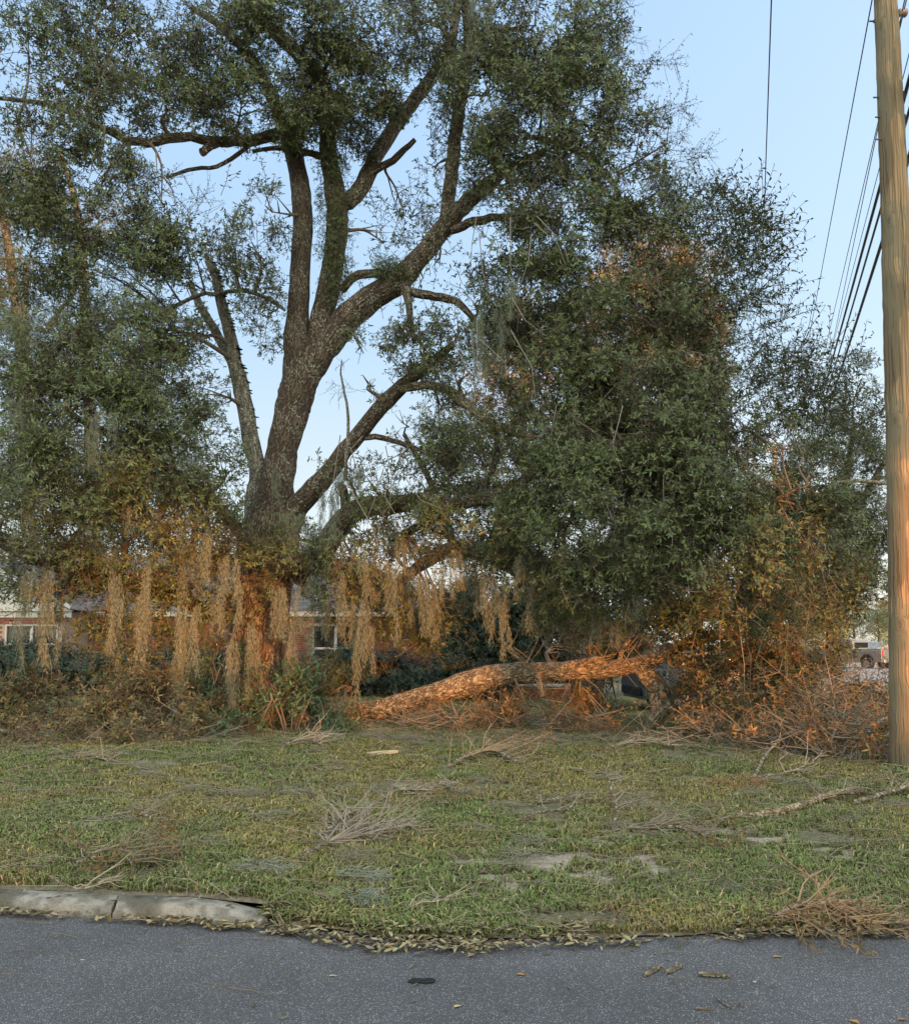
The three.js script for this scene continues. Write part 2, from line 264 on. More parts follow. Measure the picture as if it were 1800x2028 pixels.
{
  const nx = 160, nz = 26, pos = [], uv = [], col = [], idx = [];
  for (let j = 0; j <= nz; j++) for (let i = 0; i <= nx; i++) { const x = -40 + 80 * i / nx, z = (edgeZ(x) - .12) + (6.4 - edgeZ(x)) * j / nz, q = .72 + .56 * fbm(x * .5 + 80, z * 1.1 + 80, 12, 5); pos.push(x, 0, z); uv.push(x / 2.2, z / 2.2); col.push(q, q, q * 1.005); }
  for (let j = 0; j < nz; j++) for (let i = 0; i < nx; i++) { const a = j * (nx + 1) + i, b = a + nx + 1; idx.push(a, b, a + 1, a + 1, b, b + 1); }
  const g = new THREE.BufferGeometry(); g.setAttribute('position', new THREE.Float32BufferAttribute(pos, 3)); g.setAttribute('uv', new THREE.Float32BufferAttribute(uv, 2)); g.setAttribute('color', new THREE.Float32BufferAttribute(col, 3)); g.setIndex(idx); g.computeVertexNormals();
  // aggregate: jittered stones of differing tone
  const N = 360, stone = (u, v) => { const x = u * N, y = v * N, xi = Math.floor(x), yi = Math.floor(y); let bd = 9, id = 0; for (let a = -1; a <= 1; a++) for (let b = -1; b <= 1; b++) { const cx = (xi + a + N) % N, cy = (yi + b + N) % N, dx = xi + a + hash(cx, cy, 1) - x, dy = yi + b + hash(cx, cy, 2) - y, d = dx * dx + dy * dy; if (d < bd) { bd = d; id = hash(cx, cy, 3); } } return [Math.sqrt(bd), id]; };
  const cache = new Float32Array(2 * 2048 * 2048);
  const map = tex(2048, 2048, (u, v, o, i, j) => {
    const [d, id] = stone(u, v); cache[(j * 2048 + i) * 2] = d; cache[(j * 2048 + i) * 2 + 1] = id; const core = smooth(.62, .25, d);
    const tone = id > .945 ? [.66, .64, .62] : id > .72 ? [.30, .295, .29] : id > .35 ? [.155, .150, .156] : [.10, .097, .102];
    const n = .8 + .4 * fbm(u * 8, v * 8, 15, 3, 8, 8); const c = mix3([.088, .086, .091], tone, core); set3(o, [c[0] * n, c[1] * n, c[2] * n]);
  }, true);
  const bump = tex(2048, 2048, (u, v, o, i, j) => { const d = cache[(j * 2048 + i) * 2], id = cache[(j * 2048 + i) * 2 + 1]; o[0] = o[1] = o[2] = smooth(.75, .1, d) * (.4 + .6 * id); });
  tag(mesh('road', g, S({ map, bumpMap: bump, bumpScale: .006, roughness: .82, vertexColors: true })), null, null, null, 'structure');
}
{
  const X0 = -14, X1 = 16, nx = 300, nz = 190, pos = [], uv = [], idx = [];
  for (let j = 0; j <= nz; j++) for (let i = 0; i <= nx; i++) { const x = X0 + (X1 - X0) * i / nx, f = j / nz, e = edgeZ(x) - (x < KERB_END ? .13 : -.0), z = e + (-34 - e) * Math.pow(f, 1.5); pos.push(x, lawnY(x, z) + (j === 0 && x > KERB_END ? -.01 : 0), z); uv.push((x - X0) / 30, (-z - 4) / 30); }
  for (let j = 0; j < nz; j++) for (let i = 0; i < nx; i++) { const a = j * (nx + 1) + i, b = a + nx + 1; idx.push(a, a + 1, b, a + 1, b + 1, b); }
  const g = new THREE.BufferGeometry(); g.setAttribute('position', new THREE.Float32BufferAttribute(pos, 3)); g.setAttribute('uv', new THREE.Float32BufferAttribute(uv, 2)); g.setIndex(idx); g.computeVertexNormals();
  const map = tex(2048, 2048, (u, v, o) => {
    const x = X0 + u * 30, z = -4 - v * 30, s = sand(x, z), n = fbm(x * 14, z * 14, 31, 3), q = fbm(x * 2.2 + 9, z * 2.2 + 9, 33, 3), f = hash(Math.floor(x * 90), Math.floor(z * 90), 5);
    let c = mix3([.15, .135, .075], [.29, .24, .155], clamp(n * 1.5 - .35)); c = mix3(c, [.11, .13, .05], clamp(q * 2.2 - .8)); c = mix3(c, [.40, .33, .26], smooth(.2, .45, s + (n - .5) * .5)); const ed = smooth(.5, .0, edgeZ(x) - z + (n - .5) * .5); c = mix3(c, [.19, .155, .105], ed * .9); const k = .65 + .7 * f; set3(o, [c[0] * k, c[1] * k, c[2] * k]);
  }, true);
  tag(mesh('lawn', g, S({ map, roughness: 1 })), null, null, null, 'structure');
}
{   // broken-ended concrete kerb, two lengths
  const k = new THREE.Group(); k.name = 'kerb'; k.userData.kind = 'structure'; scene.add(k);
  const map = tex(512, 512, (u, v, o) => { const n = fbm(u * 20, v * 20, 51, 4, 20, 20), d = fbm(u * 4, v * 4, 55, 3, 4, 4), f = hash(Math.floor(u * 512), Math.floor(v * 512), 9); let c = mix3([.36, .33, .28], [.21, .19, .155], smooth(.25, .75, n)); c = mix3(c, [.10, .09, .065], smooth(.5, .68, d) * .8); const q = .6 + .75 * f; set3(o, [c[0] * q, c[1] * q, c[2] * q]); }, true);
  const bump = tex(512, 512, (u, v, o) => { o[0] = o[1] = o[2] = .6 * fbm(u * 60, v * 60, 57, 3, 60, 60) + .4 * fbm(u * 9, v * 9, 58, 2, 9, 9); });
  const mat = S({ map, bumpMap: bump, bumpScale: .012, roughness: .95 });
  const piece = (xa, xb) => {
    const prof = [[.015, -.04], [.012, .03], [.0, .062], [-.03, .085], [-.10, .094], [-.155, .091], [-.17, .075], [-.17, -.04]], n = Math.ceil((xb - xa) / .06), pos = [], uv = [], idx = [];
    for (let i = 0; i <= n; i++) { const x = xa + (xb - xa) * i / n, e = edgeZ(x) + .02, end = Math.min(1, .45 + (KERB_END - x) * 2.2, 1); let acc = 0; prof.forEach(([dz, y], j) => { if (j) acc += Math.hypot(dz - prof[j - 1][0], y - prof[j - 1][1]); const w = .012 * (vnoise(x * 9, j * 2.3, 63) - .5); pos.push(x + (i === 0 || i === n ? (vnoise(j * 1.7, i, 66) - .5) * .03 : 0), Math.max(-.04, y > 0 ? y * (x > KERB_END - .6 ? clamp(end, .4, 1) : 1) + w : y), e + dz + w); uv.push(x * 1.1, acc * 1.1 + xa); }); }
    const m = prof.length; for (let i = 0; i < n; i++) for (let j = 0; j < m - 1; j++) { const a = i * m + j, b = a + m; idx.push(a, b, a + 1, a + 1, b, b + 1); }
    for (const e of [0, n]) for (let j = 1; j < m - 1; j++) e ? idx.push(e * m, e * m + j, e * m + j + 1) : idx.push(0, j + 1, j);
    const g = new THREE.BufferGeometry(); g.setAttribute('position', new THREE.Float32BufferAttribute(pos, 3)); g.setAttribute('uv', new THREE.Float32BufferAttribute(uv, 2)); g.setIndex(idx); g.computeVertexNormals(); mesh('kerb_stone', toCreasedNormals(g, .7), mat, k);
  };
  piece(-2.0, KERB_END); piece(-3.9, -2.012); piece(-7, -3.912); piece(-14, -7.012);
}
// grass: tufts of broad runner-grass blades
function tuft(seed, n, h) {
  const r = rng(seed), mb = new MB();
  for (let k = 0; k < n; k++) {
    const a = r() * 6.283, lean = rr(r, .3, 1.6), H = h * rr(r, .5, 1.2), w = rr(r, .0018, .0036), b = V(rr(r, -.04, .04), 0, rr(r, -.04, .04)), d = V(Math.cos(a), 0, Math.sin(a)), s = V(-d.z, 0, d.x);
    const m = b.clone().addScaledVector(d, H * .35 * lean).add(V(0, H * .7, 0)), t = b.clone().addScaledVector(d, H * .95 * lean).add(V(0, H * (1 - .45 * lean * .6), 0));
    const q = rr(r, .75, 1.3), c = r() < .3 ? [.35 * q, .30 * q, .14 * q] : [.175 * q, .23 * q, .058 * q], nn = V(d.x * -.4, 1, d.z * -.4).normalize();
    const i = mb.v(b.clone().addScaledVector(s, w), nn, 0, 0, c); mb.v(b.clone().addScaledVector(s, -w), nn, 0, 0, c); mb.v(m.clone().addScaledVector(s, w * .9), nn, 0, 0, c); mb.v(m.clone().addScaledVector(s, -w * .9), nn, 0, 0, c); mb.v(t, nn, 0, 0, c);
    mb.i.push(i, i + 1, i + 2, i + 1, i + 3, i + 2, i + 2, i + 3, i + 4);
  }
  return mb.geo();
}
const dryLeafGeo = (seed) => { const r = rng(seed), mb = new MB(); mb.leaf(V(0, .004, 0), V(1, rr(r, -.1, .15), 0).normalize(), Y, .062, .022, null, rr(r, -.25, .25)); mb.p = mb.p.map((v, k) => k % 3 === 0 ? v - .03 : v); return mb.geo(); };
const LITTER = [[.25, .19, .10], [.30, .24, .13], [.19, .13, .06], [.15, .09, .04], [.34, .28, .16], [.20, .19, .10], [.12, .12, .06], [.28, .18, .07]];
{
  const r = rng(501), grass = new Cloud([tuft(1, 17, .040), tuft(2, 15, .034), tuft(3, 13, .05)], M.grass);
  const leaves = new Cloud([1, 2, 3].map((k) => dryLeafGeo(520 + k)), M.dryLeaf);
  const bits = new Cloud([1, 2, 3].map((k) => { const q = rng(540 + k), mb = new MB(), a = V(-.16, 0, 0), b = V(rr(q, -.03, .03), rr(q, 0, .02), rr(q, -.04, .04)), c = V(.17, rr(q, 0, .02), rr(q, -.05, .05)); mb.tube([a, b, c], [.0035, .003, .0015], 4, { caps: false }); mb.tube([b, b.clone().add(V(.08, .015, rr(q, -.09, .09)))], [.0022, .001], 3, { caps: false }); return mb.geo(); }), M.twig);
  const wisps = new Cloud([1, 2].map((k) => { const q = rng(560 + k), mb = new MB(); for (let s = 0; s < 46; s++) { let p = V(rr(q, -.1, .1), rr(q, .005, .035), rr(q, -.1, .1)), a = q() * 6.283; const pts = [p]; for (let t = 0; t < 5; t++) { a += rr(q, -1.1, 1.1); p = p.clone().add(V(Math.cos(a) * .035, rr(q, -.012, .012), Math.sin(a) * .035)); p.y = clamp(p.y, .004, .05); pts.push(p); } mb.tube(pts, pts.map((_, t) => .0016 - t * .0002), 3, { caps: false, color: mix3([.25, .25, .21], [.36, .35, .29], q()) }); } return mb.geo(); }), M.moss);
  const put = (n, d0, d1, dens, fn) => { for (let k = 0; k < n; k++) { const D = Math.sqrt(rr(r, d0 * d0, d1 * d1)), x = rr(r, -1, 1) * (D * .56 + 1.2); if (-D < edgeZ(x) - .02) fn(x, -D); } };
  const gz = (x, z) => {
    const s = sand(x, z), patch = fbm(x * 1.6 + 30, z * 1.6 + 30, 91, 3); if (s > .12 + r() * .4 || patch < .24 + r() * .12) return; if (x < KERB_END && z > edgeZ(x) - .19) return;
    const y = patch > .56 ? 1.15 : 1, v = fbm(x * .9 + 70, z * .9 + 70, 95, 3), dry = smooth(.42, .62, v + rr(r, -.1, .1)), c = mix3([1, 1, 1], [1.6, 1.15, 1.15], dry * .8), q = rr(r, .65, 1.3);
    grass.add(V(x, lawnY(x, z), z), V(rr(r, -.2, .2), 1, rr(r, -.2, .2)).normalize(), rr(r, .7, 1.25) * y, r, [c[0] * q, c[1] * q, c[2] * q]);
  };
  put(44000, 4.7, 8, 0, gz); put(34000, 8, 13, 0, gz); put(20000, 13, 24, 0, gz);
  grass.build('grass').forEach((m) => tag(m, 'short patchy green lawn grass beside the road', 'grass'));
  const lie = (x, z, y, s, c) => leaves.add(V(x, y, z), V(rr(r, -.35, .35), 1, rr(r, -.35, .35)).normalize(), s, r, c);
  const lc = () => { const c = LITTER[Math.floor(r() * LITTER.length)], q = rr(r, .45, 1.0); return [c[0] * q, c[1] * q, c[2] * q]; };
  put(13000, 4.7, 9, 0, (x, z) => { if (fbm(x * 1.3 + 20, z * 1.3 + 20, 99, 3) + rr(r, -.2, .2) > .47) lie(x, z, lawnY(x, z) + rr(r, .02, .055), rr(r, .35, .95), lc()); });
  put(16000, 9, 18, 0, (x, z) => { if (fbm(x * 1.3 + 20, z * 1.3 + 20, 99, 3) + rr(r, -.2, .2) > .45) lie(x, z, lawnY(x, z) + rr(r, .022, .06), rr(r, .7, 1.3), lc()); });
  // drift of leaves along the road edge and against the kerb
  for (let k = 0; k < 9000; k++) { const x = rr(r, -4.2, 4.6), heap = x < KERB_END ? .22 : .5 + 1.5 * Math.exp(-(((x + .1) / .75) ** 2)) + .5 * Math.exp(-(((x - 2.6) / .8) ** 2)); if (r() > heap * (.3 + 1.0 * smooth(.3, .62, fbm(x * 2.3 + 50, 3, 205, 3)))) continue; const w = x < KERB_END ? Math.abs(rr(r, -.1, .1)) + .02 : rr(r, -.2, .09 + .12 * fbm(x * 3 + 9, 1, 207, 2)) + .14 * Math.exp(-((x / .8) ** 2)) * r(), z = edgeZ(x) + w, q = rr(r, .9, 1.2); lie(x, z, (w > 0 ? .012 : lawnY(x, z) + .012) + r() * .022, rr(r, .4, 1.1), (() => { const c = lc(); return r() < .4 ? [.36 * q, .29 * q, .15 * q] : c; })()); }
  for (let k = 0; k < 520; k++) { const x = rr(r, -3.4, 3.4), z = edgeZ(x) + .05 + r() * 2.4; lie(x, z, .005, rr(r, .08, .28), lc()); }
  for (let k = 0; k < 150; k++) { const x = rr(r, -3.4, 3.4), z = edgeZ(x) + .1 + Math.pow(r(), 1.8) * 2.2; lie(x, z, .006, rr(r, .3, .75), lc()); }
  leaves.build('fallen_leaves').forEach((m) => tag(m, 'dry tan fallen leaves strewn over lawn and road edge', 'fallen leaves'));
  put(2800, 4.8, 9, 0, (x, z) => { const q = rr(r, .6, 1.3); bits.add(V(x, lawnY(x, z) + rr(r, .015, .06), z), V(rr(r, -.25, .25), 1, rr(r, -.25, .25)).normalize(), rr(r, .3, 1.0), r, [.28 * q, .235 * q, .165 * q]); });
  put(3200, 9, 18, 0, (x, z) => { const q = rr(r, .6, 1.3); bits.add(V(x, lawnY(x, z) + rr(r, .015, .07), z), V(rr(r, -.3, .3), 1, rr(r, -.3, .3)).normalize(), rr(r, .5, 1.5), r, [.28 * q, .235 * q, .17 * q]); });
  for (let k = 0; k < 60; k++) { const x = rr(r, -3, 3), z = edgeZ(x) + .05 + r() * .9; bits.add(V(x, .006, z), Y, rr(r, .25, .8), r, [.2, .17, .11]); }
  bits.build('twig_litter').forEach((m) => tag(m, 'small broken twigs scattered through the lawn', 'twigs'));
  put(260, 5, 15, 0, (x, z) => { if (fbm(x * .8 + 11, z * .8 + 11, 111, 3) + rr(r, -.1, .1) > .5) wisps.add(V(x, lawnY(x, z) + .03, z), V(rr(r, -.1, .1), 1, rr(r, -.1, .1)).normalize(), rr(r, .5, 1.3), r, [1, .95, .85]); });
  wisps.build('moss_wisps').forEach((m) => tag(m, 'grey wisps of fallen moss lying in the grass', 'moss'));
}

// ------------------------------------------------------------------ the big oak
const OD = 17;
const oak = tree('live_oak', G(505, 1440), 'huge standing oak with forked trunk, hung with grey moss, in the lawn', 'tree');
{
  const bulge = (t, a, len) => 1 + .10 * Math.pow(Math.abs(Math.sin(a * Math.PI * 7 + Math.sin(len * 2) * .5)), 2) * (1 - t) + .12 * (fbm(a * 9, len * 1.6, 71, 3, 9) - .5) * 2;
  limb(oak, 'trunk', [[505, 1452, OD, 86], [504, 1425, OD, 68], [506, 1370, OD, 58], [512, 1290, OD, 53], [518, 1210, OD, 54], [525, 1130, OD, 58], [535, 1060, OD, 57], [545, 1000, OD, 46]], M.bark, { seg: 40, step: .07, shape: bulge, noAnchor: true });
  // main stems
  limb(oak, 'stem', [[540, 1045, OD, 48], [548, 960, OD, 35], [560, 890, OD, 30], [577, 820, OD, 34], [589, 770, OD, 35], [592, 720, OD, 30], [588, 674, OD, 25], [592, 594, OD, 21], [600, 450, OD, 20], [597, 390, OD, 20], [580, 300, OD, 18], [555, 225, OD - .2, 14], [500, 120, OD - .5, 11], [440, 55, OD - .8, 8], [380, 15, OD - 1, 6]], M.bark, { seg: 24, step: .12, wob: .008 });
  limb(oak, 'stem', [[588, 830, OD, 12], [598, 785, OD, 22], [612, 740, OD - .05, 26], [630, 674, OD, 24], [645, 594, OD, 23], [664, 500, OD, 22], [668, 430, OD, 22], [664, 380, OD, 21], [651, 310, OD, 17], [648, 240, OD, 17], [638, 160, OD - .2, 17], [590, 105, OD - .5, 15], [535, 55, OD - .8, 14], [490, -10, OD - 1.1, 13], [450, -80, OD - 1.4, 10]], M.bark, { seg: 24, step: .12, wob: .008 });
  limb(oak, 'limb', [[606, 780, OD, 10], [624, 735, OD - .05, 20], [648, 690, OD - .1, 26], [685, 635, OD - .2, 28], [740, 588, OD - .3, 27], [790, 556, OD - .4, 25], [838, 502, OD - .5, 20], [895, 432, OD - .6, 20], [940, 388, OD - .8, 15], [1000, 340, OD - 1, 11], [1080, 300, OD - 1.3, 8]], M.bark, { seg: 18 });
  limb(oak, 'limb', [[884, 440, OD - .6, 16], [894, 350, OD - .6, 14], [904, 250, OD - .6, 13], [920, 150, OD - .7, 14], [930, 60, OD - .8, 13], [915, -20, OD - 1, 10]], M.bark);
  limb(oak, 'limb', [[668, 410, OD, 18], [705, 385, OD, 17], [748, 305, OD + .1, 16], [800, 225, OD + .2, 15], [858, 150, OD + .2, 13], [885, 112, OD + .2, 12], [900, 50, OD + .2, 9], [910, -20, OD + .2, 7]], M.bark);
  limb(oak, 'limb', [[722, 352, OD, 8], [752, 332, OD - .1, 8], [790, 308, OD - .2, 7], [822, 276, OD - .3, 5]], M.bark, { cap: [1.6, 1.4, 1.1] });
  limb(oak, 'limb', [[676, 575, OD - .2, 9], [700, 550, OD - .3, 9], [740, 541, OD - .4, 9], [790, 548, OD - .5, 9]], M.bark);
  limb(oak, 'limb', [[796, 556, OD - .5, 10], [808, 590, OD - .7, 8], [814, 640, OD - .8, 6], [820, 680, OD - .8, 4]], M.bark);
  limb(oak, 'limb', [[800, 572, OD - .5, 9], [840, 585, OD - .7, 9], [880, 590, OD - .8, 9], [915, 605, OD - .9, 7], [950, 650, OD - 1, 5]], M.bark);
  limb(oak, 'limb', [[895, 455, OD - .6, 9], [950, 436, OD - .9, 9], [1010, 430, OD - 1.2, 7], [1100, 440, OD - 1.5, 5]], M.bark);
  limb(oak, 'limb', [[1040, 270, OD - 1.2, 5], [1100, 280, OD - 1.4, 6], [1160, 310, OD - 1.6, 6], [1210, 360, OD - 1.8, 5], [1240, 430, OD - 1.8, 4]], M.bark);
  limb(oak, 'limb', [[560, 262, OD, 13], [520, 274, OD - .4, 11], [470, 280, OD - .8, 11], [420, 280, OD - 1.1, 10], [380, 270, OD - 1.3, 9], [330, 274, OD - 1.6, 10], [300, 282, OD - 1.8, 9], [255, 278, OD - 2, 8], [180, 240, OD - 2.3, 6], [90, 205, OD - 2.6, 5], [0, 195, OD - 2.8, 4]], M.bark);
  limb(oak, 'broken_stub', [[430, 284, OD - 1.1, 8], [412, 292, OD - 1.2, 8], [400, 302, OD - 1.3, 8]], M.bark, { cap: [2.6, 1.7, 1.0], noAnchor: true, label: 'pale sawn stub on the high left limb' });
  limb(oak, 'limb', [[642, 310, OD, 8], [600, 300, OD - .2, 6], [560, 292, OD - .3, 5], [500, 300, OD - .4, 4]], M.bark);
  limb(oak, 'limb', [[512, 277, OD - .5, 5], [478, 300, OD - .75, 4.5], [430, 330, OD - .9, 4], [380, 335, OD - .9, 4], [330, 352, OD - 1, 3]], M.bark);
  // dead forked limb on the left with bracket fungi
  const dead = limb(oak, 'dead_limb', [[512, 1060, OD + .1, 24], [505, 1000, OD + .1, 20], [512, 940, OD + .1, 17], [497, 870, OD + .1, 18], [484, 800, OD + .1, 16], [470, 735, OD + .1, 16], [458, 680, OD + .1, 12], [444, 615, OD + .1, 11], [430, 560, OD + .1, 10], [418, 525, OD + .1, 9], [406, 505, OD + .1, 3]], M.deadBark, { label: 'dead forked left limb studded with dark bracket fungi' });
  limb(oak, 'dead_limb', [[466, 725, OD + .2, 12], [446, 690, OD + .3, 10], [420, 645, OD + .4, 9], [398, 610, OD + .5, 8], [378, 560, OD + .6, 6]], M.deadBark);
  limb(oak, 'dead_limb', [[435, 585, OD, 4], [400, 582, OD, 4], [360, 600, OD, 4], [325, 612, OD, 5], [300, 600, OD, 3]], M.deadBark);
  limb(oak, 'dead_limb', [[442, 580, OD, 4], [480, 576, OD - .2, 4], [530, 590, OD - .3, 4], [565, 615, OD - .3, 3]], M.deadBark);
  const fr = rng(88); const fm = S({ color: lin(.032, .027, .023), roughness: .9 });
  const shelf = (() => { const g = new THREE.SphereGeometry(1, 10, 6, 0, Math.PI * 2, 0, Math.PI / 2); g.scale(1, .22, .75); return g; })();
  for (let k = 0; k < 64; k++) { const t = .34 + .58 * (k / 64) + rr(fr, -.01, .01), q = Math.floor(t * (dead.pts.length - 1)), p = dead.pts[q], b = mesh('bracket_fungus', shelf, fm, dead.m); b.position.copy(p).sub(oak.o.position).add(V(dead.rad[q] * rr(fr, .75, 1.0), rr(fr, -.05, .05), rr(fr, 0, .09))); const s = rr(fr, .025, .085) * (1 - .35 * Math.abs(t - .55)); b.scale.set(s * 1.3, s, s); b.rotation.set(0, rr(fr, -.5, .5), rr(fr, -.25, .1)); }
  // right rising limb and the snapped pale-ended branch
  limb(oak, 'limb', [[570, 1040, OD - .2, 26], [598, 995, OD - .3, 22], [645, 942, OD - .5, 19], [700, 872, OD - .7, 17], [755, 805, OD - .9, 16], [800, 762, OD - 1.1, 15], [850, 720, OD - 1.4, 10], [900, 680, OD - 1.6, 7]], M.bark);
  limb(oak, 'limb', [[790, 768, OD - 1.1, 9], [845, 764, OD - 1.4, 9], [880, 770, OD - 1.7, 9], [910, 792, OD - 1.9, 9], [955, 825, OD - 2.1, 9], [1000, 848, OD - 2.3, 8], [1035, 862, OD - 2.5, 8], [1068, 871, OD - 2.6, 6]], M.barkLog, { cap: [1.8, 1.5, 1.1], label: 'snapped pale-barked branch pointing right' });
  limb(oak, 'limb', [[700, 872, OD - .6, 6], [740, 865, OD - .8, 6], [800, 880, OD - .9, 5], [850, 900, OD - 1, 4], [900, 940, OD - 1, 3]], M.bark);
  // low right limb
  const low = limb(oak, 'limb', [[590, 1140, OD - .2, 30], [640, 1090, OD - .6, 25], [680, 1030, OD - .9, 23], [712, 1006, OD - 1, 21], [770, 1002, OD - 1.3, 19], [840, 992, OD - 1.6, 17], [900, 1000, OD - 1.9, 15], [950, 988, OD - 2.1, 13], [1010, 995, OD - 2.4, 11], [1090, 1010, OD - 2.8, 8], [1180, 1005, OD - 3.1, 6]], M.bark, { label: 'thick crooked low limb reaching right' });
  const stub = limb(oak, 'sawn_stub', [[682, 1020, OD - .95, 10], [682, 985, OD - 1.15, 10], [678, 965, OD - 1.45, 9]], M.bark, { cap: [2.4, 1.6, 1.1], noAnchor: true, label: 'hollow sawn stub with a bare sprout growing up' });
  limb(oak, 'bare_sprout', [[684, 950, OD - 1.25, 4.5], [686, 900, OD - 1.25, 3.5], [690, 830, OD - 1.25, 3], [683, 780, OD - 1.25, 2.6], [675, 740, OD - 1.25, 2], [677, 715, OD - 1.25, 1.2]], M.deadBark, { noAnchor: true, seg: 7 });
  { const hol = mesh('hollow', new THREE.CircleGeometry(.05, 14), S({ color: lin(.02, .012, .008), roughness: 1 }), stub.m); const a = stub.pts[stub.pts.length - 1], b = stub.pts[stub.pts.length - 2], d = a.clone().sub(b).normalize(); hol.position.copy(a).sub(oak.o.position).addScaledVector(d, .006); hol.quaternion.setFromUnitVectors(V(0, 0, 1), d); }
  // low left limb
  limb(oak, 'limb', [[485, 1180, OD - .1, 28], [430, 1215, OD - .4, 20], [360, 1190, OD - .8, 17], [290, 1158, OD - 1.2, 16], [210, 1140, OD - 1.6, 15], [120, 1122, OD - 2, 15], [60, 1102, OD - 2.3, 15], [10, 1072, OD - 2.5, 15], [-60, 1040, OD - 2.8, 13], [-200, 1000, OD - 3, 9]], M.bark, { label: 'long low left limb sagging towards the house' });
  limb(oak, 'limb', [[480, 1060, OD - .2, 14], [430, 1000, OD - .7, 12], [350, 940, OD - 1.3, 10], [250, 880, OD - 1.9, 8], [140, 820, OD - 2.4, 6]], M.bark);
  limb(oak, 'limb', [[800, 1060, OD - 1, 9], [960, 960, OD - 1.5, 6], [985, 880, OD - 1.6, 6], [975, 830, OD - 1.6, 4]], M.bark);
  limb(oak, 'limb', [[950, 990, OD - 2.1, 9], [1080, 930, OD - 2.5, 8], [1180, 860, OD - 2.8, 7], [1260, 800, OD - 3, 6], [1340, 700, OD - 3, 4]], M.bark);
  limb(oak, 'limb', [[1085, 806, OD - 2, 6], [1150, 800, OD - 2.2, 7], [1190, 792, OD - 2.4, 6], [1250, 815, OD - 2.6, 4]], M.bark);
  limb(oak, 'limb', [[1180, 1005, OD - 3.1, 6], [1330, 1030, OD - 3.4, 6], [1480, 1010, OD - 3.6, 5], [1600, 960, OD - 3.8, 4]], M.bark);
